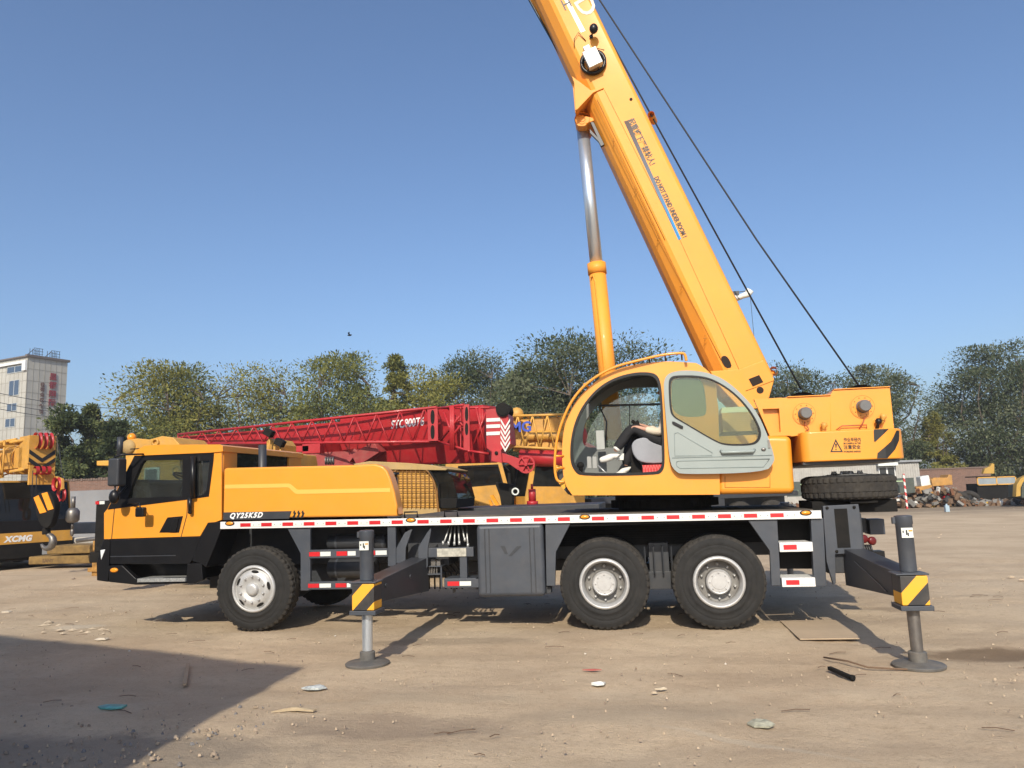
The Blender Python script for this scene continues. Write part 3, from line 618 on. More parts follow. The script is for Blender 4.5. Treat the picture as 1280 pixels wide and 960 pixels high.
for pts in ([(288, 380), (290, 400), (305, 410), (310, 425), (292, 432)], [(618, 350), (605, 385), (585, 418)], [(460, 425), (490, 403), (625, 398), (625, 418)]): ho.tube([at3(*Z6(*p), .14) for p in pts], .007, 6)
ho.build('hydraulic_line', mat('red_brown_hose', (.33, .08, .03), .5), base)
for c in ((690, 378), (393, 400), (716, 352)):
    m_ = BLK if c[0] == 690 else YELO; p = at3(*Z6(*c), .12)
    MB().lathe([(-.05, .012), (-.02, .03), (.0, .04), (.03, .028), (.03, .001)], p, (.3, .2, 1), 14).tube([p, p+Vector((-.02, .02, -.09))], .02, 8).build('small_lamp', m_, base)
# gap wall between base and counterweight
MB().prism(pl(Z6, [(225, 455), (300, 450), (300, 620), (236, 625)], .5), .5, 2.0).build('counterweight_mount', GRYD, base, .01)
# counterweight: plan outline with rounded rear, extruded in z
pa = at(*Z6(262, 440), 0); pb = at(*Z6(830, 580), 0); zt = at(*Z6(560, 424), 0)[1]; zl = at(*Z6(560, 590), 0)[1]
xa = at(*Z6(270, 500), 0)[0]; xb = at(*Z6(826, 500), .25)[0]
plan = [(xa, .10), (xa+.012, .045), (xa+.045, .012), (xa+.10, .0), (xb-.28, .0), (xb-.17, .025), (xb-.09, .08), (xb-.04, .16), (xb, .34), (xb+.03, .8), (xb+.04, 1.25), (xb+.03, 1.7), (xb, 2.16), (xb-.09, 2.42), (xb-.28, 2.5), (xa+.12, 2.5), (xa, 2.4)]
def slab(mb, plan, z0, z1):
    n = len(plan); mb.add([(x, y, z0) for x, y in plan]+[(x, y, z1) for x, y in plan], [tuple(range(n-1, -1, -1)), tuple(range(n, 2*n))], False)
    b = len(mb.v)-2*n
    for i in range(n):
        j = (i+1) % n; mb.f.append((b+i, b+j, b+n+j, b+n+i)); mb.mi.append(mb.cur); mb.sm.append(False)
cwm = MB(); slab(cwm, plan, zl, zt); CW = cwm.build('counterweight', YEL, base, .018, seg=3)
for p_ in CW.data.polygons: p_.use_smooth = abs(p_.normal.z) < .5
CW.data.set_sharp_from_angle(angle=math.radians(40))
slm = MB(); slab(slm, [(x if x < xb-.5 else x-.05, min(max(y, .06), 2.44)) for x, y in plan], zl-.03, zl); slm.build('counterweight_foot', GRYD, CW)
def decal(pts, name='hazard_band'):
    "thin film laid on the counterweight, following its rounded end"
    lp = pl(Z6, pts, 0); xs = sorted(p[0] for p in lp)
    def yon(x):
        P_ = plan[3:10]
        if x <= P_[1][0]: return 0
        for (xa_, ya_), (xb_, yb_) in zip(P_[1:], P_[2:]):
            if xa_ <= x <= xb_: return ya_+(yb_-ya_)*(x-xa_)/(xb_-xa_)
        return P_[-1][1]
    # subdivide outline horizontally into strips
    vs = []; fs = []; x0, x1 = xs[0], xs[-1]; n = 28
    cuts = []
    for i in range(n+1):
        x = x0+(x1-x0)*(i+.001 if i == 0 else i-.001 if i == n else i)/n; zs = []
        for (a, b) in zip(lp, lp[1:]+lp[:1]):
            if (a[0]-x)*(b[0]-x) < 0: zs.append(a[1]+(b[1]-a[1])*(x-a[0])/(b[0]-a[0]))
        if len(zs) >= 2: cuts.append((x, min(zs), max(zs)))
    for x, z0, z1 in cuts:
        y = yon(x); vs += [(x, y-.004, z0), (x, y-.004, z1), (x, y+.001, z1), (x, y+.001, z0)]
    for i in range(len(cuts)-1):
        for k in range(4): fs.append((4*i+k, 4*i+(k+1) % 4, 4*i+4+(k+1) % 4, 4*i+4+k))
    fs += [(0, 1, 2, 3), (4*len(cuts)-1, 4*len(cuts)-2, 4*len(cuts)-3, 4*len(cuts)-4)]
    MB().add(vs, fs).build(name, INK, CW)
decal([(663, 422), (748, 419), (672, 490), (666, 488)]); decal([(682, 580), (682, 554), (760, 488), (797, 425), (817, 427), (813, 480), (785, 530), (738, 580)])
sgn = MB(); tri = [(456, 474), (427, 546), (496, 546)]; inn = [(456, 488), (437, 540), (486, 540)]
sgn.prism([pl(Z6, tri, 0), pl(Z6, inn, 0)], -.004, -.0005); sgn.prism(pl(Z6, [(453, 500), (463, 500), (460, 524), (456, 524)], 0), -.004, -.0005); sgn.prism(pl(Z6, [(455, 529), (461, 529), (461, 535), (455, 535)], 0), -.004, -.0005)
sgn.build('warning_triangle', INK, CW)
for body, zy, sz in (('作业半径内', 487, .050), ('BE CAREFUL IN THE', 503, .027), ('注意安全', 528, .052), ('WORKING RADIUS', 548, .027)):
    a = at3(*Z6(500, zy), -.004); b = at3(*Z6(593, zy-2), -.004); o = text('warning_lettering', body, sz, (a.x, -.003, a.z), (b-a), Vector((-(b-a).z, 0, (b-a).x)), INK, CW, ext=.001, bold=.0008)
    wdt = o.dimensions.x; s_ = (b-a).length/max(wdt, .01)
    for v in o.data.vertices: v.co.x = a.x+(v.co.x-a.x)*s_
# ================================================================== operator cab
YC = .06
outer = [C8(*p) for p in [(130, 905), (85, 845), (66, 750), (62, 600), (75, 480), (110, 380), (150, 312), (200, 250), (300, 165), (420, 103), (560, 72), (700, 58), (808, 62)]]
Z5o = [Z5(*p) for p in [(760, 95), (800, 116), (835, 150), (856, 200), (872, 320), (880, 753)]]
opening = [(120, 640), (125, 550), (150, 440), (200, 335), (290, 230), (400, 165), (520, 135), (610, 134), (655, 148), (680, 190), (692, 300), (705, 600), (706, 710), (690, 752), (655, 770), (190, 778), (150, 750), (125, 700)]
op = chaikin([C8(*p) for p in opening], 2); ou = chaikin(outer, 2, False)+chaikin(Z5o[:-1], 1, False)+[Z5o[-1]]
win = chaikin([Z5(*p) for p in [(640, 172), (720, 168), (795, 172), (812, 300), (812, 345), (795, 364), (690, 366), (640, 330), (636, 250)]], 2)
OC = MB()
OC.prism([pl(PX, ou, YC), pl(PX, op, YC), pl(PX, win, YC)], YC, YC+.05)
topline = chaikin(outer, 2, False)+chaikin(Z5o, 1, False)
roofp = pl(PX, [p for p in topline if p[0] > 726 and p[1] < 560], YC)
OC.band(roofp, YC+.05, 1.0, .03)
OC.box((at(*Z5(140, 700), YC)[0], YC+.05, at(*Z5(140, 752), YC)[1]), (at(*Z5(870, 700), YC)[0], 1.0, at(*Z5(140, 664), YC)[1]))
OC.prism(pl(Z5, [(856, 200), (872, 320), (880, 753), (868, 753), (860, 320), (846, 210)], YC), YC+.05, 1.0)
ocab = OC.build('operator_cab', YEL, base, .010)
# far side and lining
ff = [C8(*p) for p in [(150, 800), (105, 740), (95, 600), (110, 480), (150, 380), (230, 270), (330, 190), (450, 140), (600, 120), (760, 120)]]+[Z5(*p) for p in [(820, 180), (845, 300), (850, 700)]]
fo = [C8(*p) for p in [(192, 560), (198, 490), (225, 410), (290, 330), (390, 258), (470, 226), (690, 222), (760, 235), (800, 300), (800, 560), (740, 602), (250, 606), (205, 595)]]
li = MB().prism([pl(PX, ff, 1.0), pl(PX, chaikin(fo, 1), 1.0)], .97, 1.02)
li.band([(x, z-.035) for x, z in roofp], YC+.06, .96, .012)
LI = li.build('cab_lining', LGRY, ocab)
bars = MB(); bars.bar(at3(*C8(300, 338), .96), at3(*C8(800, 326), .96), .03, .025); bars.bar(at3(*C8(297, 338), .96), at3(*C8(345, 440), .96), .03, .02); bars.bar(at3(*C8(345, 440), .96), at3(*C8(335, 600), .96), .03, .02); bars.bar(at3(*C8(490, 335), .96), at3(*C8(490, 470), .96), .02, .012)
bars.build('window_bar', BLK, ocab)
MB().prism(pl(PX, chaikin(fo, 1), .99), .99, .994).build('far_window', GLS, ocab)
# curved windscreen glass at the front
MB().band(pl(PX, [p for p in ou if p[0] < 727 and p[1] < 600], YC+.02), YC+.06, .97, .006).build('windscreen', GLS, ocab)
sc = lambda lp, k: [((x-sum(p[0] for p in lp)/len(lp))*k+sum(p[0] for p in lp)/len(lp), (y-sum(p[1] for p in lp)/len(lp))*k+sum(p[1] for p in lp)/len(lp)) for x, y in lp]
MB().prism([pl(PX, sc(op, 1.02), YC), pl(PX, sc(op, .965), YC)], YC-.008, YC+.058).build('door_seal', BLK, ocab)
MB().prism(pl(PX, win, YC+.02), YC+.02, YC+.026).build('side_window', GLT, ocab)
# interior
fl_z = at(*Z5(140, 664), YC)[1]
MB().box((at(*Z5(140, 600), .1)[0], .12, fl_z), (at(*Z5(860, 600), .1)[0], .96, fl_z+.01)).build('floor_mat', mat('floor_mat_grey', (.14, .14, .135), .9, dust=.4), ocab)
ct = MB(); bx(ct, C8, (275, 496), (335, 616), .55, .04); ct.build('monitor_panel', mat('monitor_grey', (.34, .35, .33), .6), ocab, .01)
MB().prism(pl(C8, [(395, 640), (455, 640), (452, 682), (410, 684)], .5), .5, .62).build('document_box', WREF, ocab, .004)
pd_ = MB()
for xx in (220, 255): pd_.prism(pl(C8, [(xx, 660), (xx+26, 660), (xx+30, 735), (xx+2, 735)], .4), .4, .43)
pd_.build('pedal', mat('pedal_grey', (.3, .3, .28), .6), ocab, .006)
MB().tube([at3(*C8(290, 716), .3), at3(*C8(345, 768), .25)], .01).build('floor_lever', ALU, ocab)
MB().tube([at3(*C8(165, 705), .3), at3(*C8(185, 720), .3), at3(*C8(180, 765), .3)], .025).ball(at3(*C8(180, 715), .3), .045).build('foot_pedal_arm', BLKM, ocab)
sb = MB(); sb.prism(pl(PX, chaikin([C8(*p) for p in [(502, 560), (590, 533), (625, 570), (720, 600), (760, 700), (560, 706), (505, 640)]], 2), .28), .28, .40)
sb.prism(pl(PX, [C8(*p) for p in [(560, 600), (860, 600), (860, 680), (560, 700)]], .4), .40, .86)
SB = sb.build('operator_seat', mat('seat_grey_fabric', (.27, .28, .30), .8), ocab, .02, 3)
MB().prism(pl(C8, [(770, 300), (850, 300), (860, 640), (790, 640)], .4), .42, .86).build('seat_back', MATS['seat_grey_fabric'], SB, .04, seg=3)
MB().prism(pl(C8, [(500, 640), (560, 706), (570, 770), (500, 770)], .45), .45, .8).build('seat_base', BLKM, SB)
cu = MB(); x0, x1, z0, z1 = rect(C8, (570, 714), (700, 772), .2); cu.box((x0, .2, z0), (x1, .4, z1)); CU = cu.build('red_cushion', mat('red_mesh', (.55, .03, .03), .7), ocab, .01)
q = MB()
for i in range(7):
    for d in (-1, 1):
        a0 = x0+(x1-x0)*i/7; q.bar((a0, .198, z0 if d > 0 else z1), (a0+(x1-x0)/7, .198, z1 if d > 0 else z0), .004, .005)
q.build('mesh_pattern', mat('pink_thread', (.7, .2, .18), .7), CU)
MB().prism(pl(C8, [(520, 440), (545, 430), (575, 530), (530, 545)], .62), .6, .66).ball(at3(*C8(512, 440), .63), .028).tube([at3(*C8(512, 440), .63), at3(*C8(535, 520), .63)], .012).build('joystick', BLKM, ocab)
# door, slid back on the outside of the cab
YD = -.035
dl = chaikin([Z5(*p) for p in [(597, 225), (603, 165), (640, 138), (720, 130), (820, 142), (905, 178), (990, 250), (1062, 335), (1112, 440), (1153, 560), (1150, 594), (1105, 642), (690, 653), (655, 635), (628, 590), (612, 400)]], 2)
dh = chaikin([Z5(*p) for p in [(624, 200), (632, 170), (660, 158), (790, 160), (870, 188), (960, 250), (1035, 335), (1080, 420), (1084, 465), (1060, 498), (1015, 506), (905, 506), (850, 484), (700, 395), (642, 362), (630, 320)]], 2)
DR = MB().prism([pl(PX, dl, YD), pl(PX, dh, YD)], YD, YD+.035).build('cab_door', DOORG, ocab)
MB().prism([pl(PX, sc(dh, 1.012), YD), pl(PX, sc(dh, .965), YD)], YD-.006, YD+.04).build('window_seal', BLK, DR)
MB().prism(pl(PX, dh, YD+.015), YD+.015, YD+.02).build('door_window', GLY, DR)
rg = MB()
for lp in ([(652, 450), (668, 442), (842, 545), (838, 558), (655, 560)], [(662, 590), (675, 585), (1128, 575), (1098, 615), (680, 622), (665, 612)], [(640, 570), (1140, 556)]):
    P_ = [at3(*Z5(*p), YD-.001) for p in lp]; rg.tube(P_+([P_[0]] if len(lp) > 2 else []), .005, 6)
rg.build('pressed_rib', mat('door_grey_shadow', (.20, .235, .225), .5), DR)
MB().prism(pl(Z5, [(640, 388), (650, 388), (696, 412), (694, 424), (684, 422), (642, 400)], YD), YD-.02, YD-.001).build('door_latch', BLK, DR, .004)
MB().tube([at3(*Z5(885, 534), YD-.005), at3(*Z5(890, 542), YD-.035), at3(*Z5(1045, 537), YD-.035), at3(*Z5(1052, 528), YD-.005)], .018, 10).build('grab_handle', DOORG, DR)
lt = MB(); lt.ball(at3(*Z5(1098, 526), YD-.01), .028, 12, (1, .4, .7)); bx(lt, Z5, (1118, 480), (1132, 520), YD-.012, .012); lt.build('door_lock', STL, DR)
# handrail round the cab roof and front
hr = MB(); hp_ = [(712, 84), (706, 52), (690, 44), (600, 52), (480, 80), (350, 113), (230, 180), (150, 262), (95, 370), (62, 480), (52, 590), (58, 670), (75, 690), (100, 688)]
hr.tube([at3(*PX(*p), -.02) for p in chaikin([Z5(*q) for q in hp_], 2, False)], .017, 8)
for a, b in (((200, 200), (222, 215)), ((60, 560), (98, 560)), ((62, 620), (100, 620))): hr.tube([at3(*Z5(*a), -.02), at3(*Z5(*b), .06)], .013, 6)
HR = hr.build('handrail', YEL, ocab)
hs = MB()
for a, b in (((445, 88), (452, 104)), ((525, 70), (530, 92)), ((604, 52), (608, 84)), ((688, 46), (690, 80))): hs.tube([at3(*Z5(*a), -.02), at3(*Z5(*b), .06)], .010, 6)
hs.build('rail_bracket', BLK, HR)
MB().prism(pl(Z5, [(60, 605), (92, 612), (100, 680), (140, 755), (120, 752), (70, 692)], .3), .3, .9).build('front_step_guard', HAZ, ocab)
# machinery seen through the door glass
eb = MB(); eb.prism(pl(Z5, [(845, 165), (858, 165), (872, 500), (850, 500)], .9), .86, .9); eb.build('cab_post', YELO, base)
lv = MB(); x0, x1, z0, z1 = rect(Z5, (888, 345), (1070, 455), .6); lv.box((x0, .6, z0), (x1, 1.0, z1))
for k in range(12): z = z0+(z1-z0)*(k+.3)/12; lv.box((x0, .592, z), (x1, .60, z+.012))
lv.build('louvred_box', TAN, base)
MB().prism(pl(Z5, [(885, 345), (890, 318), (1010, 312), (1062, 345)], .6), .6, 1.0).build('box_lid', mat('pale_lid', (.45, .52, .46), .5), base)
one('lower_box', YELO, base, Z5, (862, 462), (1085, 520), .55, .5); one('dark_gap', BLKM, base, Z5, (888, 440), (1070, 465), .58, .3)
# ================================================================== boom
YB0, YB1 = .80, 1.62
T0 = Vector(at(740, 0, YB0)); T1 = Vector(at(968, 470, YB0)); D = (T0-T1).normalized(); Nn = Vector((-D.y, D.x))   # Nn points to the underside (left)
if Nn.x > 0: Nn = -Nn
L0 = Vector(at(809, 300, 1.0)); H = (L0-T1).dot(Nn); H0 = (Vector(at(760, 190, 1.0))-T1).dot(Nn); HB_ = (Vector(at(876, 445, 1.0))-T1).dot(Nn)
print('boom perp', H0, H, HB_, 'dir', D)
LEN = 13.5
def bpt(s, p, y): q = T1+D*s+Nn*p; return Vector((q.x, y, q.y))
def sect(h): # cross-section: (perp from top edge, Y)
    r = .05; ym = (YB0+YB1)/2
    return [(r*.3, YB0+r*.3), (0, YB0+r), (0, YB1-r), (r*.3, YB1-r*.3), (r, YB1), (h*.70, YB1), (h*.78, YB1-.02), (h*.92, YB1-.13), (h*.985, ym+.18), (h, ym), (h*.985, ym-.18), (h*.92, YB0+.13), (h*.78, YB0+.02), (h*.70, YB0), (r, YB0)]
bm_ = MB(); se = sect(H); n = len(se)
vs = [bpt(s, p, y) for s in (0.0, LEN) for p, y in se]
bm_.add(vs, [tuple(range(n)), tuple(range(2*n-1, n-1, -1))]+[(i, n+i, n+(i+1) % n, (i+1) % n) for i in range(n)], False)
# foot plates
def sp(x, y, Y=YB0): v = Vector(at(*view(700, 300, 4.267)(x, y), Y))-T1; return v.dot(D), v.dot(Nn)
for yy in (YB0-.02, YB1):
    pts = [view(700, 300, 4.267)(*p) for p in [(960, 690), (1085, 640), (1142, 745), (1115, 840), (1060, 900), (960, 900), (830, 760), (800, 700)]]
    q = pl(PX, pts, YB0); bm_.prism(q, yy, yy+.02)
boom = bm_.build('boom', YELB, base, .012, seg=2, sharp=8)
bm2 = MB(); HI = H*.88
vs = [bpt(s, p+.05, YB0+.05+(y-YB0)*.87) for s in (LEN-.2, LEN+3.5) for p, y in sect(HI)]
bm2.add(vs, [tuple(range(n)), tuple(range(2*n-1, n-1, -1))]+[(i, n+i, n+(i+1) % n, (i+1) % n) for i in range(n)], False); bm2.build('inner_boom_section', YELB, boom)
ZM = view(700, 300, 4.267); ZN = view(700, 100, 4); ZT = view(650, 0, 4.8)
# seams along the web, holes
sm = MB(); seam = MATS['seam_brown']
def surf(x, y, fn=PX, off=.002): return at3(*fn(x, y), YB0-off)
for a, b in (((ZM(640, 0)), (ZM(1005, 800))), (ZN(222, 50), ZM(640, 0)), (ZN(165, 105), ZM(535, 0)), (ZM(535, 0), ZM(860, 640)), (ZN(185, 95), ZM(560, 0))): sm.tube([surf(*a), surf(*b)], .0035, 4)
for c in (ZN(270, 300), ZN(380, 540), ZN(492, 785), ZM(650, 245), ZM(778, 520)): sm.tube([surf(c[0]-3, c[1]+1), surf(c[0]+1, c[1]+1.5)], .004, 4); sm.tube([surf(c[0]-1, c[1]+5), surf(c[0]-1, c[1]-3)], .004, 4)
sm.tube([surf(*ZM(970, 692)), surf(*ZM(1085, 640))], .005, 4); sm.tube([surf(*ZM(990, 805), off=.022), surf(*ZM(1140, 750), off=.022)], .005, 4)
sm.build('weld_seam', seam, boom)
ho = MB()
ho.prism(pl(PX, chaikin([ZM(*p) for p in [(858, 640), (862, 620), (885, 617), (905, 640), (918, 680), (885, 685)]], 1), YB0), YB0-.004, YB0-.001)
ho.prism(pl(ZM, [(1006, 742), (1062, 720), (1084, 758), (1028, 782)], YB0-.02), YB0-.025, YB0-.021)
for c, r in ((ZM(1067, 801), .045), (ZT(666, 592), .022)): p = at3(*c, YB0-.02); ho.lathe([(-.004, r), (-.004, .001)], p if c[1] > 400 else p+Vector((0, .019, 0)), (0, 1, 0), 20)
ho.build('lightening_hole', mat('hole_dark', (.02, .012, .008), .9), boom)
# decals & lettering
up2 = -Nn; dn = -D
def btext(name, body, size, p0, p1, m_, up_off=0, **kw):
    a = surf(*p0, off=.003); b = surf(*p1, off=.003); r = (b-a).normalized(); u = Vector((-r.z, 0, r.x))
    o = text(name, body, size, a, r, u, m_, boom, **kw); L = max((v.co-a).dot(r) for v in o.data.vertices); k = (b-a).length/L
    for v in o.data.vertices: v.co += r*((v.co-a).dot(r)*(k-1))
    return o
btext('warning_lettering', '起重臂下严禁站人!', .105, ZN(340, 200), ZN(453, 428), INK, bold=.002)
btext('warning_lettering', 'DO NOT STAND UNDER BOOM !', .088, ZN(470, 488), ZN(615, 790), INK, bold=.003)
g = MB(); g.prism(pl(ZN, [(320, 207), (340, 202), (606, 795), (592, 800)], YB0-.001), YB0-.003, YB0-.0005); g.build('gradient_decal', GRAD, boom)
btext('boom_lettering', 'QY25K5D', .36, (652, -100), ZT(382, 108), INKS, bold=.004)
g = MB(); g.prism(pl(ZT, [(236, -60), (262, -60), (392, 185), (366, 195)], YB0-.001), YB0-.003, YB0-.0005); g.build('silver_decal', WREF, boom)
btext('boom_small_lettering', '徐工', .15, ZT(215, -60), ZT(272, 62), INK, bold=.004)
# cylinder bracket, gusset and underside plate
gs = MB(); ya, yb = YB0+.08, YB1-.08
gs.prism(pl(ZT, [(310, 458), (420, 520), (500, 535), (430, 560), (335, 668), (328, 662)], YB0+.02), ya, yb)
gs.prism(pl(ZT, [(310, 458), (325, 500), (332, 665), (345, 660), (440, 560), (505, 532), (500, 528), (425, 545)], YB0), YB0-.02, ya)
G = gs.build('cylinder_gusset', YELB, boom, .006)
ud = MB(); inn_ = pl(ZT, [(30, -310), (60, -240), (190, 0), (375, 430)], YB0); out_ = pl(ZT, [(-95, -310), (-60, -240), (55, 0), (228, 310), (310, 460)], (YB0+YB1)/2)
inn_.insert(3, tuple(Vector(inn_[2]).lerp(Vector(inn_[3]), .7))); ym_ = (YB0+YB1)/2
vv = [(x, YB0+.01, z) for x, z in inn_]+[(x, ym_, z) for x, z in out_]+[(x, YB1-.01, z) for x, z in inn_]
ud.add(vv, [(i, i+1, 6+i, 5+i) for i in range(4)]+[(5+i, 6+i, 11+i, 10+i) for i in range(4)]+[(4, 14, 9), (0, 5, 10)]+[(i+1, i, 10+i, 11+i) for i in range(4)], False)
e_ = MB(); e_.tube([(x, ym_-.02, z) for x, z in out_], .018, 6)
e_.build('edge_pipe', BLK, boom)
ud.build('underside_plate', YELB, boom, .004)
lk = MB(); p1 = at3(*ZN(110, 195), .95); lk.lathe([(-.0, .11), (.5, .11)], (p1.x, .95, p1.z), (0, 1, 0), 24); lk.lathe([(-.02, .05), (0, .05)], (p1.x, .95, p1.z), (0, 1, 0), 16)
lk.prism(pl(ZN, [(78, 165), (165, 185), (170, 200), (130, 215), (135, 228), (85, 228), (75, 200)], .95), .97, 1.4); lk.build('cylinder_eye', YELB, boom, .01)
ar = MB(); ar.prism(pl(ZN, [(148, 205), (170, 215), (222, 325), (205, 335), (192, 310), (150, 268), (148, 245), (185, 285)], 1.0), .98, 1.03); ar.build('link_arm', GRYD, boom, .005)
c0 = at3(*ZN(112, 228), 1.2); c1 = at3(*ZN(182, 918), 1.2); c2 = at3(758, 470, 1.2)+Vector((.06, 0, -.9))
dd = (c1-c0).normalized(); MB().tube([c0-dd*.1, c1], .092, 28).build('cylinder_rod', CHR, boom)
cyl = MB(); cyl.tube([c1, c1+dd*.16], .135, 28).tube([c1+dd*.16, c2], .122, 28); CY = cyl.build('lift_cylinder', YELB, boom)
sd_ = Vector((-.09, -.10, 0)); MB().tube([c1+dd*.24+sd_, c1+dd*.20+sd_+Vector((.03, -.02, 0)), c1+dd*.3+sd_+Vector((.05, -.01, 0)), c2+sd_+Vector((.05, 0, 0))], .014, 6).build('oil_pipe', YELB, CY)
# hose reel, lamp, sheaves
rl = MB(); p = at3(*ZT(438, 368), YB0-.06); rl.lathe([(.05, .13), (.05, .19), (-.0, .19), (-.0, .15), (.05, .13)], p, (0, 1, 0), 32)
for k in range(6): a = k*math.pi/3; rl.tube([p, p+Vector((.17*math.cos(a), 0, .17*math.sin(a)))], .008, 5)
rl.lathe([(.06, .05), (-.06, .05), (-.06, .001)], p, (0, 1, 0), 16)
RL = rl.build('cable_reel', BLK, boom)
bb = MB(); e = dn; f = Vector((-e.y, e.x)); q0 = Vector((p.x, p.z)); ps = [q0+f*(.105*i)+e*(.135*j) for i, j in ((-1, -1), (1, -1), (1, 1), (-1, 1))]; bb.prism([(v.x, v.y) for v in ps], p.y-.12, p.y-.03); bb.prism([(v.x, v.y) for v in [q0+f*(.05*i)+e*(.07*j-.19) for i, j in ((-1, -1), (1, -1), (1, 1), (-1, 1))]], p.y-.03, p.y+.05)
bb.build('reel_box', mat('dusty_aluminium_box', (.5, .5, .47), .5, metal=.3, var=.2, vscale=20), RL, .01)
MB().tube([at3(*ZT(395, 245), YB0-.01), at3(*ZT(350, 195), YB0-.03), at3(*ZT(325, 235), YB0-.03), at3(*ZT(325, 285), YB0-.01)], .006, 6).tube([at3(*ZT(480, 320), YB0-.03), at3(*ZT(505, 300), YB0-.05), at3(*ZT(440, 285), YB0-.01)], .006, 6).build('signal_wire', BLK, RL)
ll = MB(); q = at3(*ZT(442, 172), YB0-.16); ll.ball(q, .075, 14, (.85, .8, 1)); ll.tube([q, at3(*ZT(430, 215), YB0-.02)], .014, 6); ll.lathe([(0, .02), (-.03, .03), (-.03, .001)], at3(*ZT(428, 225), YB0), (0, 1, 0), 10); ll.build('work_lamp', BLK, boom)
for c in (ZT(795, 708), ZM(1140, 700)):
    q = at3(*c, 1.2); MB().lathe([(-.12, .05), (.12, .05)], q, (.2, 1, 0), 14).tube([q, q+Vector((-.12, 0, -.12))], .03, 8).build('rope_roller', YELB, boom)
# limiter arm with white flags, behind the boom
fl = MB(); pp = [at3(*ZM(*p), 1.5) for p in ((915, 285), (945, 310), (975, 298), (1000, 290), (1012, 268))]; fl.tube(pp, [.03, .05, .04, .05, .06], 8); fl.m(1).box(pp[0]+Vector((-.04, -.04, -.1)), pp[0]+Vector((.1, .04, .02))); fl.tube([at3(*ZM(940, 280), 1.5), pp[-1]], .006); fl.tube([pp[-1], pp[-1]+Vector((.02, 0, -2.2))], .004, 4)
fl.build('limit_switch', [WREF, GRYD], boom)
# wire ropes
def rope(pts, r=.012): MB().tube(pts, r, 6).build('wire_rope', CABLE, base)
a = at3(790, 100, 1.15); b = at3(988, 462, 1.15); dv = (a-b).normalized(); rope([b-dv*.3, b+dv*13])
a = at3(815, 100, 1.3); b = at3(1075, 484, 1.3); m2 = at3(946, 300, 1.3); dv = (a-m2).normalized(); rope([b+(b-m2)*.02, m2, a, a+dv*6])
# spare tyre lying flat on the tail
sx = at(1060.5, 612, .5)[0]; szz = at(1060, 626, .05)[1]
SP = add_wheel(None, 0, 0, True, False, name='spare_wheel')
SP.rotation_euler = (math.radians(90), 0, 0)
# bake so that the wheel stands on its Empty origin
Mx = Matrix.Translation((sx, .50, szz+.30)) @ Matrix.Rotation(math.radians(-90), 4, 'X') @ Matrix.Translation((0, 0, -.545))
SP.rotation_euler = (0, 0, 0)
for o in [SP]+kids(SP): o.data.transform(Mx)
tag(SP, 'black spare wheel lying flat under the counterweight on the tail of the big crane', 'spare wheel')
MB().box((sx-.5, .2, 1.30), (sx+.45, 1.0, szz)).box((sx-.1, .05, szz-.035), (sx+.2, .2, szz-.005)).build('spare_wheel_carrier', BLKM, CR, .008)
# ================================================================== operator
def skin_mesh(name, verts, edges, radii, material, root=0, sub=1, parent=None):
    me = bpy.data.meshes.new(name); me.from_pydata([tuple(v) for v in verts], edges, []); o = bpy.data.objects.new(name, me); COL.objects.link(o)
    sk_ = o.modifiers.new('s', 'SKIN'); sk_.use_smooth_shade = True
    for i, r in enumerate(radii): d = me.skin_vertices[0].data[i]; d.radius = (r, r) if not isinstance(r, tuple) else r; d.use_root = i == root
    if sub: ss_ = o.modifiers.new('d', 'SUBSURF'); ss_.levels = sub; ss_.render_levels = sub
    dg = bpy.context.evaluated_depsgraph_get(); dg.update(); m2 = bpy.data.meshes.new_from_object(o.evaluated_get(dg)); o.modifiers.clear(); o.data = m2; m2.materials.clear(); m2.materials.append(material); m2.name = name
    o.parent = parent; return o
YPn = .52
def q3(x, y, Y=YPn): return at3(x, y, Y)
SKN = mat('skin', (.50, .27, .19), .55, var=.08); hip = q3(837, 556, .55); chest = q3(838, 520, .55); neck = q3(836, 503, .55); head = q3(832, 490, .55)
kneeN = q3(790, 534, .45); ankN = q3(768, 565, .42); kneeF = q3(789, 545, .66); ankF = q3(782, 583, .62)
shN = chest+Vector((.0, -.19, .06)); shF = chest+Vector((0, .19, .06)); elN = q3(826, 541, .36); haN = q3(800, 535, .40); elF = q3(826, 541, .78); haF = q3(806, 533, .72)
V = [hip, (hip+chest)/2, chest, neck, head, head+Vector((-.0, 0, .09)), shN, elN, haN, shF, elF, haF, hip+Vector((-.02, -.1, 0)), kneeN, ankN, hip+Vector((-.02, .1, 0)), kneeF, ankF]
E_ = [(0, 1), (1, 2), (2, 3), (3, 4), (4, 5), (2, 6), (6, 7), (7, 8), (2, 9), (9, 10), (10, 11), (0, 12), (12, 13), (13, 14), (0, 15), (15, 16), (16, 17)]
R_ = [.12, .12, .14, .055, .088, .07, .06, .042, .028, .06, .042, .028, .085, .06, .042, .085, .06, .042]
for h_, el in ((8, elN), (11, elF)):   # five fingers curled over the joystick and knee
    hv = V[h_]; fw = (hv-el).normalized(); palm = hv+fw*.05; pi = len(V); V.append(palm); E_.append((h_, pi)); R_.append((.036, .018))
    for k in range(5):
        off = Vector((0, -.032+.016*k, 0)) if k < 4 else Vector((0, .03, .0)); l = (.034, .038, .036, .028, .03)[k]
        f1 = palm+fw*(.03 if k < 4 else -.0)+off; f2 = f1+fw*l*.7+Vector((0, 0, -.012)); f3 = f2+fw*l*.3+Vector((0, 0, -.03))
        i = len(V); V += [f1, f2, f3]; E_ += [(pi, i), (i, i+1), (i+1, i+2)]; R_ += [.0095, .0085, .007]
PE = skin_mesh('person', V, E_, R_, SKN, 0, 1)
tag(PE, 'seated person in cream top, black trousers and white shoes inside the crane operator cab', 'person')
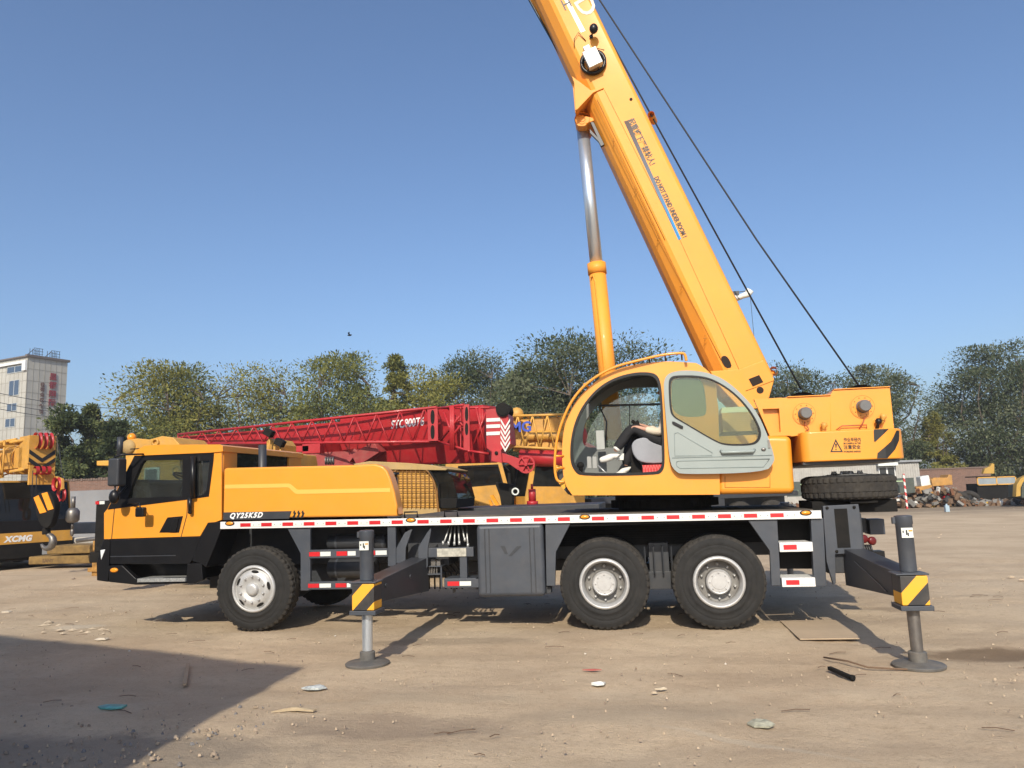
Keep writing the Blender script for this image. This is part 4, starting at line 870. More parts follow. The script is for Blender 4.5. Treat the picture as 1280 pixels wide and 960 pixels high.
TRO = mat('black_trousers', (.012, .012, .014), .85, var=.3, bump=.3, bscale=12); SWE = mat('cream_knit', (.62, .54, .42), .9, var=.1, bump=.3, bscale=30)
skin_mesh('trousers', [hip, V[12], kneeN, ankN+(kneeN-ankN)*.05, V[15], kneeF, ankF+(kneeF-ankF)*.0, hip+Vector((0, 0, .08))], [(0, 1), (1, 2), (2, 3), (0, 4), (4, 5), (5, 6), (0, 7)], [.135, .105, .08, .062, .105, .08, .062, .13], TRO, 0, 2, PE)
skin_mesh('sweater', [hip+Vector((0, 0, .09)), (hip+chest)/2, chest, chest+Vector((0, 0, .12)), shN, elN, haN+(elN-haN)*.22, shF, elF, haF+(elF-haF)*.22], [(0, 1), (1, 2), (2, 3), (2, 4), (4, 5), (5, 6), (2, 7), (7, 8), (8, 9)], [.15, .15, .165, .08, .085, .062, .048, .085, .062, .048], SWE, 1, 2, PE)
HAIR = mat('black_hair', (.012, .010, .009), .6); hh = MB().ball(head+Vector((.012, 0, .055)), .108, 16, (1, .88, 1.0)); hh.build('hair', HAIR, PE)
fc = MB(); 
for dy in (-.035, .035): fc.ball(head+Vector((-.083, dy, .02)), .011, 8)
fc.ball(head+Vector((-.092, 0, -.01)), .016, 8, (1, .8, 1.4)); fc.m(1).ball(head+Vector((-.083, 0, -.05)), .014, 8, (.5, 1.6, .5)); 
for dy in (-.086, .086): fc.ball(head+Vector((.0, dy, .0)), .022, 8, (.7, .4, 1.2))
fc.build('face', [SKN, mat('lips', (.4, .14, .12), .5)], PE)
WSH = mat('white_shoe', (.66, .64, .58), .6, var=.08)
def shoe(ank, toe, upv):
    d = (toe-ank).normalized(); heel = ank-d*.05+upv*-.05
    return skin_mesh('shoe', [ank+upv*.0, heel, ank+d*.06-upv*.045, ank+d*.15-upv*.06, ank+d*.2-upv*.065], [(0, 1), (0, 2), (2, 3), (3, 4)], [.048, .038, .05, .045, .034], WSH, 0, 2, PE)
shoe(q3(768, 567, .42), q3(744, 570, .42), Vector((.0, 0, 1))); shoe(q3(783, 584, .62), q3(766, 592, .62), Vector((0, 0, 1)))
MB().tube([q3(770, 562.5, .42), q3(772, 560, .42)], .05, 14).build('sock_band', WSH, PE)
# Empties keep their place at the thing's base; children were measured in world space
def settle(root):
    for c in kids(root): c.location = c.location-root.location
settle(CR)
# ================================================================== ground
def ground_mat():
    M = bpy.data.materials.new('packed_dirt'); M.use_nodes = True; T = M.node_tree; N = T.nodes; L = T.links; P = N['Principled BSDF']; P.inputs['Roughness'].default_value = .95; P.inputs['Specular IOR Level'].default_value = .15
    tc = N.new('ShaderNodeTexCoord')
    def noi(sc_, det=6, rough=.6, scale=(1, 1, 1), dist=0):
        mp = N.new('ShaderNodeMapping'); mp.inputs['Scale'].default_value = scale; L.new(tc.outputs['Object'], mp.inputs[0])
        n = N.new('ShaderNodeTexNoise'); n.inputs['Scale'].default_value = sc_; n.inputs['Detail'].default_value = det; n.inputs['Roughness'].default_value = rough; n.inputs['Distortion'].default_value = dist; L.new(mp.outputs[0], n.inputs['Vector']); return n.outputs['Fac']
    def rng_(f, a, b, c=0, d=1):
        r = N.new('ShaderNodeMapRange'); r.interpolation_type = 'SMOOTHSTEP'; r.inputs['From Min'].default_value = a; r.inputs['From Max'].default_value = b; r.inputs['To Min'].default_value = c; r.inputs['To Max'].default_value = d; L.new(f, r.inputs['Value']); return r.outputs[0]
    def mix(f, a, b):
        m_ = N.new('ShaderNodeMix'); m_.data_type = 'RGBA'; L.new(f, m_.inputs['Factor'])
        for s_, v in (('A', a), ('B', b)):
            if isinstance(v, tuple): m_.inputs[s_].default_value = (*v, 1)
            else: L.new(v, m_.inputs[s_])
        return m_.outputs['Result']
    def mul(a, b):
        m_ = N.new('ShaderNodeMath'); m_.operation = 'MULTIPLY'; L.new(a, m_.inputs[0])
        if isinstance(b, float): m_.inputs[1].default_value = b
        else: L.new(b, m_.inputs[1])
        return m_.outputs[0]
    def spot(x, y, rx, ry, rot=0, soft=.5, nz=.5):
        mp = N.new('ShaderNodeMapping'); mp.vector_type = 'TEXTURE'; mp.inputs['Location'].default_value = (x, y, 0); mp.inputs['Rotation'].default_value = (0, 0, rot); mp.inputs['Scale'].default_value = (rx, ry, 1000); L.new(tc.outputs['Object'], mp.inputs[0])
        ln_ = N.new('ShaderNodeVectorMath'); ln_.operation = 'LENGTH'; L.new(mp.outputs[0], ln_.inputs[0])
        ad = N.new('ShaderNodeMath'); ad.operation = 'MULTIPLY_ADD'; L.new(noi(2.2, 6, .7), ad.inputs[0]); ad.inputs[1].default_value = nz*2; L.new(ln_.outputs['Value'], ad.inputs[2])
        return rng_(ad.outputs[0], 1+nz, 1+nz-soft, 0, 1)
    c = mix(rng_(noi(.55, 7, .6), .35, .65), (.45, .34, .228), (.545, .425, .29))
    c = mix(rng_(noi(.9, 6, .65, (.55, 1.6, 1), .4), .50, .68, 0, .28), c, (.57, .46, .32))
    c = mix(rng_(noi(1.6, 8, .75, (.8, 1.3, 1)), .52, .72, 0, .35), c, (.33, .240, .145))
    c = mix(rng_(noi(9, 8, .75), .50, .72, 0, .45), c, (.31, .232, .145))
    c = mix(rng_(noi(26, 6, .85), .52, .66, 0, .5), c, (.30, .225, .145))
    c = mix(rng_(noi(34, 6, .85, (1, 1.2, 1)), .56, .68, 0, .5), c, (.60, .48, .325))
    c = mix(rng_(noi(60, 4, .8), .56, .70, 0, .55), c, (.28, .215, .145))
    c = mix(rng_(noi(75, 3, .8, (1, 1.3, 1)), .60, .72, 0, .5), c, (.50, .44, .35))
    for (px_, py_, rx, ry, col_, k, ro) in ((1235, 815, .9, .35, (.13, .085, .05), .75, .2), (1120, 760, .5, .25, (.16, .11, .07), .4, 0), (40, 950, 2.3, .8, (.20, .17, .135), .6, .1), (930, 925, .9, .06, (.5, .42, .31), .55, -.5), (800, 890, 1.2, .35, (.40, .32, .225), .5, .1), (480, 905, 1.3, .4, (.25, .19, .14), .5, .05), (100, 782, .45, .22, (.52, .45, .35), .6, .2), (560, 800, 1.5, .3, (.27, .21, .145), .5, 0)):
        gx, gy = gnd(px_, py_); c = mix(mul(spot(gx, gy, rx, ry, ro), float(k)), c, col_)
    def track(y0, a_, k=.35):
        w_ = N.new('ShaderNodeSeparateXYZ'); L.new(tc.outputs['Object'], w_.inputs[0])
        cv = N.new('ShaderNodeMath'); cv.operation = 'SINE'; m1 = N.new('ShaderNodeMath'); m1.operation = 'MULTIPLY'; m1.inputs[1].default_value = .22; L.new(w_.outputs['X'], m1.inputs[0]); L.new(m1.outputs[0], cv.inputs[0])
        m2 = N.new('ShaderNodeMath'); m2.operation = 'MULTIPLY_ADD'; L.new(cv.outputs[0], m2.inputs[0]); m2.inputs[1].default_value = a_; L.new(w_.outputs['Y'], m2.inputs[2])
        m3 = N.new('ShaderNodeMath'); m3.operation = 'SUBTRACT'; L.new(m2.outputs[0], m3.inputs[0]); m3.inputs[1].default_value = y0
        m4 = N.new('ShaderNodeMath'); m4.operation = 'ABSOLUTE'; L.new(m3.outputs[0], m4.inputs[0]); return mul(mul(rng_(m4.outputs[0], .12, .20, 1, 0), rng_(noi(1.1, 5, .7), .40, .6)), k)
    for y0_, a_, cc in ((-2.6, .5, (.30, .225, .15)), (-1.0, .5, (.30, .225, .15)), (-3.4, -.7, (.50, .41, .29)), (2.9, .3, (.28, .21, .145)), (4.7, .3, (.28, .21, .145)), (8.5, -.8, (.27, .2, .14))):
        c = mix(track(y0_, a_, .28), c, cc)
    # darker, littered band of earth far behind the yard
    sp = N.new('ShaderNodeSeparateXYZ'); L.new(tc.outputs['Object'], sp.inputs[0])
    c = mix(mul(rng_(sp.outputs['Y'], 24., 34., 0, 1), rng_(noi(.35, 6, .7, (.4, 2, 1)), .3, .6, .25, .9)), c, (.16, .125, .09))
    L.new(c, P.inputs['Base Color'])
    b1 = N.new('ShaderNodeBump'); b1.inputs['Strength'].default_value = .6; b1.inputs['Distance'].default_value = .035; L.new(noi(4.5, 10, .72, (.7, 1.3, 1)), b1.inputs['Height'])
    b2 = N.new('ShaderNodeBump'); b2.inputs['Strength'].default_value = .9; b2.inputs['Distance'].default_value = .012; L.new(noi(38, 7, .8), b2.inputs['Height']); L.new(b1.outputs[0], b2.inputs['Normal'])
    L.new(b2.outputs[0], P.inputs['Normal']); return M
def axis_vals(lo, hi, a, b, step):
    v = list(np.arange(a, b, step)); d = step; x = v[-1]
    while x < hi: d *= 1.35; x += d; v.append(x)
    d = step; x = v[0]; w_ = []
    while x > lo: d *= 1.35; x -= d; w_.append(x)
    return w_[::-1]+v
gxs = axis_vals(-330, 330, -9, 17, .13); gys = axis_vals(-60, 560, -5.4, 7, .11)
vs = []
for y in gys:
    for x in gxs:
        near = -9.5 < x < 17.5 and -5.6 < y < 7.5
        h = 0
        if near:
            h = .030*(noise.noise(Vector((x*.8, y*1.3, 0)))-.35)+.018*(noise.noise(Vector((x*3.1, y*3.9, 5)))-.3)+.010*(noise.noise(Vector((x*8, y*8, 9)))-.3)
            h = min(h, .004)
            for wx, wy in ((0, .15), (WB, .3), (WB+1.35, .3), (2.24, -1.78), (7.46, -1.78)):
                d2 = (x-wx)**2+(y-wy)**2; h *= min(1, d2/.3)
        vs.append((x, y, h-.001))
nx = len(gxs); fs = [(j*nx+i, j*nx+i+1, (j+1)*nx+i+1, (j+1)*nx+i) for j in range(len(gys)-1) for i in range(nx-1)]
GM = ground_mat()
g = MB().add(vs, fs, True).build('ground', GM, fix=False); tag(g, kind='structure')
# loose gravel, clods and scraps: nobody could count them
def chips(name, n, xr, yr, size, mats_, pw=2.2, flat=.30, seed=1):
    r = np.random.default_rng(seed); mb = MB()
    for i in range(n):
        x = r.uniform(*xr); y = yr[0]+(yr[1]-yr[0])*r.random()**1.5; s_ = size[0]+(size[1]-size[0])*r.random()**pw
        if (noise.noise(Vector((x*.7, y*1.1, 3)))+.3*noise.noise(Vector((x*3, y*3, 3)))) < r.uniform(-.5, .35): continue
        a = r.uniform(0, 6.28); mb.m(int(r.integers(0, len(mats_))))
        k = int(r.integers(5, 7)); pts = [(s_*r.uniform(.7, 1.2)*math.cos(a+6.28*t/k), s_*r.uniform(.7, 1.2)*math.sin(a+6.28*t/k)*r.uniform(.6, 1)) for t in range(k)]
        h = s_*flat*r.uniform(.5, 1.3); top = [(px_*.55, py_*.55) for px_, py_ in pts]; ox, oy = r.uniform(-.2, .2)*s_, r.uniform(-.2, .2)*s_
        v_ = [(x+p[0], y+p[1], -.012) for p in pts]+[(x+p[0]+ox, y+p[1]+oy, h) for p in top]
        mb.add(v_, [tuple(range(k, 2*k))]+[(t, (t+1) % k, k+(t+1) % k, k+t) for t in range(k)], False)
    return tag(mb.build(name, mats_, fix=False), kind='stuff')
ST = [mat('stone_a', (.36, .28, .195), .95, var=.3, island=True), mat('stone_b', (.42, .33, .23), .95, var=.3), mat('stone_c', (.27, .21, .155), .95, var=.3)]
chips('gravel', 6500, (-9, 17), (-5.2, 6), (.003, .013), ST, 2.5, seed=3)
chips('coarse_gravel', 1100, (-2.5, 2.2), (-5.1, -3.2), (.006, .024), [ST[0], ST[2], mat('stone_d', (.17, .16, .155), .95)], 2, seed=5)
chips('dirt_clods', 700, (-14, 40), (4, 34), (.02, .07), ST, 2.5, seed=8)
chips('pale_scraps', 90, (-9, 17), (-4.8, 7), (.012, .035), [mat('scrap_white', (.55, .50, .42), .8), mat('scrap_tan', (.42, .34, .24), .9), mat('scrap_brown2', (.2, .14, .09), .9)], 2.5, .12, seed=9)
r_ = np.random.default_rng(4); tw = MB()
for i in range(150):
    x, y = r_.uniform(-8, 16), r_.uniform(-4.8, 3); a = r_.uniform(-.7, .7); l = r_.uniform(.05, .22); tw.tube([(x, y, .006), (x+l*.5*math.cos(a), y+l*.5*math.sin(a)+.01, .012), (x+l*math.cos(a), y+l*math.sin(a), .006)], .0035, 4, smooth=False)
tag(tw.build('twigs', mat('twig_brown', (.10, .06, .035), .9), fix=False), kind='stuff')
# ---- litter one can point at
def litter(name, px_, py_, pts, h, m_, label, cat, group=None, th=.004):
    gx, gy = gnd(px_, py_); r = np.random.default_rng(int(px_)); n = len(pts); c = (sum(p[0] for p in pts)/n, sum(p[1] for p in pts)/n)
    mb = MB(); h *= .6; ring = [(p[0], p[1], r.uniform(.002, h*.6)) for p in pts]; mid = [((p[0]+c[0])/2, (p[1]+c[1])/2, r.uniform(h*.4, h)) for p in pts]; top = [(*c, h*.7)]
    v_ = ring+mid+top; f_ = [(i, (i+1) % n, n+(i+1) % n, n+i) for i in range(n)]+[(n+i, n+(i+1) % n, 2*n) for i in range(n)]
    b_ = [(a, b, -.004) for a, b, _ in ring]; k = len(v_); v_ += b_; f_ += [(k+i, k+(i+1) % n, (i+1) % n, i) for i in range(n)]+[tuple(range(k+n-1, k-1, -1))]
    mb.add(v_, f_, False); o = mb.build(name, m_, loc=(gx, gy, 0)); return tag(o, label, cat, group)
TEAL = mat('teal_film', (.10, .33, .30), .4, var=.4, vscale=14); GREYB = mat('grey_film', (.42, .45, .44), .5, var=.45, vscale=25)
litter('crumpled_wrapper', 138, 884, [(-.12, 0), (-.06, -.05), (.05, -.06), (.13, -.02), (.12, .05), (.0, .07), (-.08, .06)], .035, TEAL, 'teal plastic wrapper lying in the shade at lower left', 'litter')
litter('plastic_bag', 392, 860, [(-.11, -.02), (-.03, -.06), (.07, -.05), (.12, .01), (.07, .06), (-.05, .06)], .045, GREYB, 'crumpled grey plastic bag on the dirt left of the striped jack', 'litter')
litter('torn_cardboard', 368, 888, [(-.17, -.06), (-.04, -.01), (.03, .0), (.17, -.02), (.18, .02), (.05, .04), (-.02, .10), (-.05, .03)], .04, mat('cardboard_tan', (.42, .33, .21), .85, var=.2), 'torn tan scrap with a curled edge on the dirt below the plastic bag', 'litter')
litter('flat_stone', 950, 905, [(-.09, 0), (-.05, -.07), (.05, -.08), (.10, -.01), (.06, .07), (-.04, .08)], .045, mat('mossy_stone', (.33, .32, .24), .9, var=.4, vscale=20), 'round flat speckled stone in the right foreground', 'stone')
litter('paper_scrap', 748, 855, [(-.06, -.02), (-.01, -.05), (.05, -.02), (.06, .03), (-.01, .05)], .05, WREF, 'small folded white paper scrap below the middle wheel', 'litter')
litter('paper_scrap', 826, 861, [(-.05, -.01), (.0, -.03), (.05, .0), (.02, .03)], .03, mat('scrap_tan2', (.5, .42, .3), .9), 'small buff scrap of paper below the rearmost wheel', 'litter')
litter('pale_stone', 127, 799, [(-.09, -.02), (-.02, -.06), (.08, -.03), (.09, .03), (-.02, .06)], .04, mat('pale_stone_m', (.52, .45, .35), .9), 'pale flat stone on sunlit dirt below the yellow truck cab', 'stone')
litter('pale_stone', 8, 765, [(-.09, -.02), (-.02, -.06), (.08, -.03), (.09, .03), (-.02, .06)], .05, MATS['pale_stone_m'], 'pale stone on the dirt at the left edge of the photo', 'stone')
litter('red_scrap', 740, 837, [(-.09, -.01), (.0, -.03), (.09, .0), (.02, .02)], .012, mat('scrap_red', (.4, .10, .08), .7), 'thin red scrap on the dirt below the middle wheel', 'litter')
gx, gy = gnd(1051, 845); g2 = gnd(1064, 850); g1 = gnd(1037, 838)
tag(MB().bar((g1[0], g1[1], .02), (g2[0], g2[1], .02), .035, .03).tube([(g2[0], g2[1], .02), (g2[0]+.02, g2[1]-.02, .02)], .025, 8).build('iron_bar', BLKM), 'short black iron bar lying on the dirt left of the right jack pad', 'iron bar')
tag(MB().tube([(*gnd(a, b), z) for a, b, z in ((1030, 823, .01), (1060, 832, .04), (1085, 837, .02), (1120, 838, .012), (1172, 839, .01))], .009, 6).build('old_rope', mat('rope_brown', (.16, .10, .06), .9)), 'long thin brown rope curving on the dirt beside the right jack pad', 'rope')
a = gnd(235, 831); b = gnd(231, 857); tag(MB().bar((*a, .01), (*b, .01), .02, .035, (0, 0, 1)).build('wooden_slat', mat('slat_wood', (.40, .29, .18), .85)), 'narrow wooden slat lying in the shadow in front of the cab', 'wooden slat')
cb_ = MB(); q = [gnd(x, y) for x, y in ((980, 776), (1076, 797), (1000, 800), (975, 790))]; q = [gnd(*p) for p in ((975, 777), (1056, 776), (1075, 799), (1000, 800))]
cb_.add([(x, y, .001) for x, y in q]+[(x, y, .012) for x, y in q], [(3, 2, 1, 0), (4, 5, 6, 7)]+[(i, (i+1) % 4, 4+(i+1) % 4, 4+i) for i in range(4)], False)
tag(cb_.build('cardboard_sheet', mat('dusty_cardboard', (.40, .30, .195), .9, dust=.6, dcol=(.45, .34, .23))), 'flat dusty cardboard sheet on the dirt behind the rearmost wheel', 'cardboard sheet')
rr = MB(); r_ = np.random.default_rng(2)
for i in range(16):
    x, y = gnd(92+r_.uniform(-40, 45), 783+r_.uniform(-7, 9)); s_ = r_.uniform(.02, .07); rr.add([(x+s_*math.cos(t*1.26+i)*r_.uniform(.8, 1.8), y+s_*math.sin(t*1.26+i), -.01) for t in range(5)]+[(x, y, s_*.22)], [(t, (t+1) % 5, 5) for t in range(5)], False)
tag(rr.build('broken_render_chips', mat('dusty_rubble', (.50, .40, .28), .95, var=.2), fix=False), kind='stuff')
# ---- shed added, unseen behind the photographer, to throw shade over the lower left ground
shx1 = gnd(401, 834)[0]; tA = math.tan(SUN_EL)
def blocker():
    Yb = -10.5; hz_ = lambda Y: (Y-Yb)*tA
    h1 = hz_(gnd(401, 832)[1]); h0 = hz_(gnd(0, 790)[1]); x0, x1 = gnd(0, 790)[0], shx1; k = (h1-h0)/(x1-x0); xl = x0-14
    root = empty('sun_blocker', (x1-9, Yb-3, 0), 'unseen corrugated shed standing behind the photographer', 'blocker')
    def W(mb, n): o = mb.build(n[0], n[1], root); o.location = -root.location; return o
    mb = MB(); mb.prism([(xl, 0), (x1, 0), (x1, h1-.1), (xl, h1+k*(xl-x1)-.1)], Yb-5, Yb); 
    for i in range(60): x = xl+(x1-xl)*(i+.5)/60; mb.bar((x, Yb+.02, .1), (x, Yb+.02, h1+k*(x-x1)-.15), .1, .04, (1, 0, 0))
    W(mb, ('wall', mat('blue_steel_sheet', (.25, .30, .36), .5, metal=.2)))
    mb = MB(); mb.prism([(xl-.2, h1+k*(xl-x1)-.1), (x1, h1-.1), (x1, h1), (xl-.2, h1+k*(xl-x1))], Yb-5.1, Yb); W(mb, ('roof', GRYD))
    mb = MB().box((x1-5, Yb+.05, 0), (x1-2, Yb+.1, 3.2)); W(mb, ('roller_door', LGRY))
blocker()
# ================================================================== trees
BARK = mat('bark', (.11, .085, .065), .95, var=.3, vscale=6, bump=.5, bscale=20)
def leafmat(name, col, var=.22):
    M = mat(name, col, .6, var=var, island=True, spec=.25); T = M.node_tree; N = T.nodes; L = T.links; P = N['Principled BSDF']; o = N['Material Output']
    mx = [n for n in N if n.bl_idname == 'ShaderNodeMix'][0]
    a = mx.inputs['A'].default_value; b = mx.inputs['B'].default_value
    mx.inputs['A'].default_value = (a[0]*.92, a[1]*.95, a[2]*.95, 1); mx.inputs['B'].default_value = (b[0]*1.10, b[1]*1.03, b[2]*.9, 1)
    tr = N.new('ShaderNodeBsdfTranslucent'); ms = N.new('ShaderNodeMixShader'); ms.inputs[0].default_value = .36
    L.new(mx.outputs['Result'], tr.inputs[0]); L.new(P.outputs[0], ms.inputs[1]); L.new(tr.outputs[0], ms.inputs[2]); L.new(ms.outputs[0], o.inputs[0]); return M
LF_O = leafmat('olive_leaves', (.20, .205, .055)); LF_Y = leafmat('yellowing_leaves', (.25, .24, .075)); LF_G = leafmat('mid_green_leaves', (.13, .155, .06)); LF_D = leafmat('dark_green_leaves', (.062, .086, .040)); LF_S = leafmat('grey_green_leaves', (.14, .16, .098))
def tree(x, w_px, top, D, leaf, label, n=9000, base=.22, shape='round', lsize=.24, dens=1., seed=0, lean=0, nclump=70, hang=.2):
    r = np.random.default_rng(seed+int(x)); B = CAM+ray(x, 618)*D; B.z = 0; Hh = CAM.z+(ray(x, top)*D).z; Wd = w_px/F_PX*D; R = Wd/2*1.42; n = int(n*3.3); lsize *= .92; nclump = int(nclump*1.25)
    root = empty('tree', B, label, 'tree', 'trees beyond the yard')
    # clump centres inside an uneven envelope
    cl = []
    while len(cl) < nclump:
        t = r.random(); z = base+(1-base)*t
        if shape == 'cone': rad = (1-t)**.7*.95+.05
        elif shape == 'flat': rad = math.sin(math.pi*min(1, .22+t*.74))**.6
        else: rad = math.sin(math.pi*(.12+.80*t))**.7
        a = r.uniform(0, 6.283); rad *= .82+.28*math.sin(a*2+x)+.15*math.sin(a*5+2*x); q = r.random()**.45*rad*R
        cl.append((q*math.cos(a), q*math.sin(a), z*Hh*.965))
    cl = np.array(cl); tr = MB(); tt = Hh*(.55 if shape != 'cone' else .9); rt = max(.10, Hh*.018)
    tp = [Vector((lean*t_*t_*Hh*.15+.12*math.sin(t_*5+x), .1*math.cos(t_*4), t_*tt)) for t_ in np.linspace(0, 1, 7)]; tr.tube(tp, [rt*(1.25-.9*t_) for t_ in np.linspace(0, 1, 7)], 8)
    limbs = []
    for k in range(8):
        a = k*2.4+r.uniform(-.4, .4); s0 = tp[int(r.integers(1, 6))]; e = Vector((math.cos(a)*R*r.uniform(.35, .75), math.sin(a)*R*r.uniform(.35, .75), Hh*r.uniform(.5, .88)))
        mid = s0.lerp(e, .5)+Vector((math.cos(a)*R*.12, math.sin(a)*R*.12, -Hh*.03)); P_ = [s0, s0.lerp(mid, .5), mid, mid.lerp(e, .55), e]; tr.tube(P_, [rt*.55, rt*.42, rt*.32, rt*.2, rt*.08], 6); limbs += P_[1:]
    limbs += tp[3:]
    for c in cl:
        c = Vector(c); b_ = min(limbs, key=lambda q_: (q_-c).length+(.6 if q_.z > c.z else 0)); m_ = b_.lerp(c, .5)+Vector((0, 0, .15)); tr.tube([b_, m_, c], [.045, .028, .01], 4, cap=False)
    tr.build('trunk', BARK, root)
    # leaves
    csz = np.maximum(.5, R*(.39 if shape != 'cone' else .30))*r.uniform(.6, 1.25, nclump); idx = r.integers(0, nclump, int(n*dens)); m_ = len(idx)
    d = r.normal(size=(m_, 3)); d /= np.linalg.norm(d, axis=1)[:, None]; rad = r.random(m_)**.55
    out = cl[idx].copy(); out[:, 2] -= Hh*.55; out /= (np.linalg.norm(out, axis=1)[:, None]+1e-6)
    off = d*rad[:, None]*csz[idx][:, None]; off[:, 2] *= .62; off += out*(np.minimum(np.abs(r.normal(size=m_)), 1.5)*csz[idx]*.22)[:, None]; off[:, 2] -= hang*(rad**2)*csz[idx]
    c = cl[idx]+off; c[:, 2] = np.clip(c[:, 2], .4, Hh*1.02)
    ax = d+out*.5+np.array([0, 0, -.35])+r.normal(size=(m_, 3))*.5; ax /= np.linalg.norm(ax, axis=1)[:, None]
    nn = r.normal(size=(m_, 3))*.7+np.array([0, -.6, .9])+out*.5; sd2 = np.cross(ax, nn); sd2 /= np.linalg.norm(sd2, axis=1)[:, None]+1e-6
    ln2 = lsize*(.4+1.15*r.random(m_)**1.6)[:, None]; wd2 = ln2*.42
    v_ = np.stack([c-ax*ln2*.5, c+sd2*wd2*.5, c+ax*ln2*.5, c-sd2*wd2*.5], 1).reshape(-1, 3)
    me = bpy.data.meshes.new('crown'); me.vertices.add(4*m_); me.vertices.foreach_set('co', v_.ravel()); me.loops.add(4*m_); me.loops.foreach_set('vertex_index', np.arange(4*m_)); me.polygons.add(m_); me.polygons.foreach_set('loop_start', np.arange(0, 4*m_, 4)); me.polygons.foreach_set('loop_total', np.full(m_, 4))
    lm = leaf if isinstance(leaf, tuple) else (leaf,)
    for q_ in lm: me.materials.append(q_)
    me.polygons.foreach_set('material_index', (idx+(r.random(m_) < .25)) % len(lm)); me.update(); me.validate()
    o = bpy.data.objects.new('crown', me); COL.objects.link(o); o.parent = root
    return root
tree(85, 56, 508, 44, (LF_D, LF_G), 'dark broadleaf tree in front of the white tower building', 8000, .1, 'round', .26, hang=.1, nclump=45)
tree(110, 30, 500, 46, (LF_D, LF_G), 'slim dark tree just right of the tower building', 5000, .1, 'cone', .24, nclump=40)
tree(140, 34, 524, 44, (LF_D,), 'short dark tree behind the wing mirror of the big crane', 4000, .1, 'round', .24, nclump=30)
tree(207, 152, 456, 50, (LF_O, LF_G, LF_Y), 'broad olive green tree behind the truck cab roof', 12500, .18, 'flat', .24, nclump=80, hang=.35)
tree(315, 128, 454, 52, (LF_Y, LF_O), 'thin yellowing tree with sky showing through its branches', 6200, .25, 'flat', .22, nclump=70, hang=.45)
tree(425, 138, 446, 50, (LF_O, LF_G), 'full olive tree above the left part of the red boom', 12500, .15, 'round', .24, nclump=80)
tree(496, 52, 434, 54, (LF_G, LF_O), 'narrow pointed tree rising above its neighbours over the red boom', 6200, .2, 'cone', .24, nclump=46)
tree(537, 92, 457, 52, (LF_O, LF_Y), 'low yellowish green tree right of the narrow pointed one', 7500, .15, 'round', .24, nclump=55)
tree(600, 108, 435, 55, (LF_S, LF_D), 'grey green tree behind the red boom head', 9000, .15, 'round', .24, nclump=65)
tree(662, 96, 441, 52, (LF_S, LF_G), 'grey green tree left of the lift cylinder behind the crane', 9000, .15, 'round', .24, nclump=60)
tree(742, 150, 411, 50, (LF_S, LF_D), 'tallest dark tree directly behind the lift cylinder', 15000, .12, 'round', .25, nclump=90, hang=.3)
tree(1012, 104, 456, 64, (LF_S, LF_D), 'grey green tree right of the boom foot above the winches', 11000, .12, 'round', .25, nclump=70)
tree(1112, 98, 454, 66, (LF_S, LF_D), 'tall grey green tree rising behind the counterweight end', 14000, .08, 'round', .25, nclump=80, hang=.3)
tree(1178, 40, 514, 64, (LF_O, LF_Y), 'small pointed yellow green tree between two larger ones', 7000, .06, 'cone', .22, nclump=50)
tree(1254, 124, 431, 64, (LF_S, LF_D), 'large dark spreading tree at the right edge', 19000, .06, 'round', .26, nclump=95, hang=.35)
tree(1335, 110, 440, 68, (LF_S, LF_D), 'large dark tree partly outside the right edge', 9000, .06, 'round', .26, nclump=60)
tree(905, 90, 520, 70, (LF_D, LF_S), 'lower dark tree seen behind the turntable', 6000, .06, 'round', .28, nclump=50)
tree(1222, 30, 570, 72, (LF_D, LF_S), 'low dark tree filling the gap behind the brick wall', 5000, .04, 'round', .28, nclump=40)
tree(170, 90, 540, 60, (LF_D, LF_G), 'low dark tree behind the broad olive one', 5000, .05, 'round', .28, nclump=40)
for x_, w_, t_, m__, lab in ((150, 80, 528, (LF_D, LF_G), 'low dark shrubby tree left below the broad olive tree'), (240, 110, 508, (LF_G, LF_D), 'low dark tree filling the space under the broad olive tree'), (345, 110, 500, (LF_G, LF_D), 'low tree under the thin yellowing one'), (455, 110, 484, (LF_G, LF_O), 'low tree between the full olive one and the narrow pointed one'), (560, 100, 480, (LF_G, LF_S), 'low tree just left of the red boom head'), (640, 100, 470, (LF_S, LF_D), 'low dark tree above the yellow lattice boom'), (700, 100, 480, (LF_S, LF_D), 'low dark tree left behind the lift cylinder barrel'), (800, 90, 480, (LF_D, LF_S), 'low dark tree behind the operator cab roof')):
    tree(x_, w_, t_, 60, m__, lab, 4200, .03, 'round', .30, nclump=50)
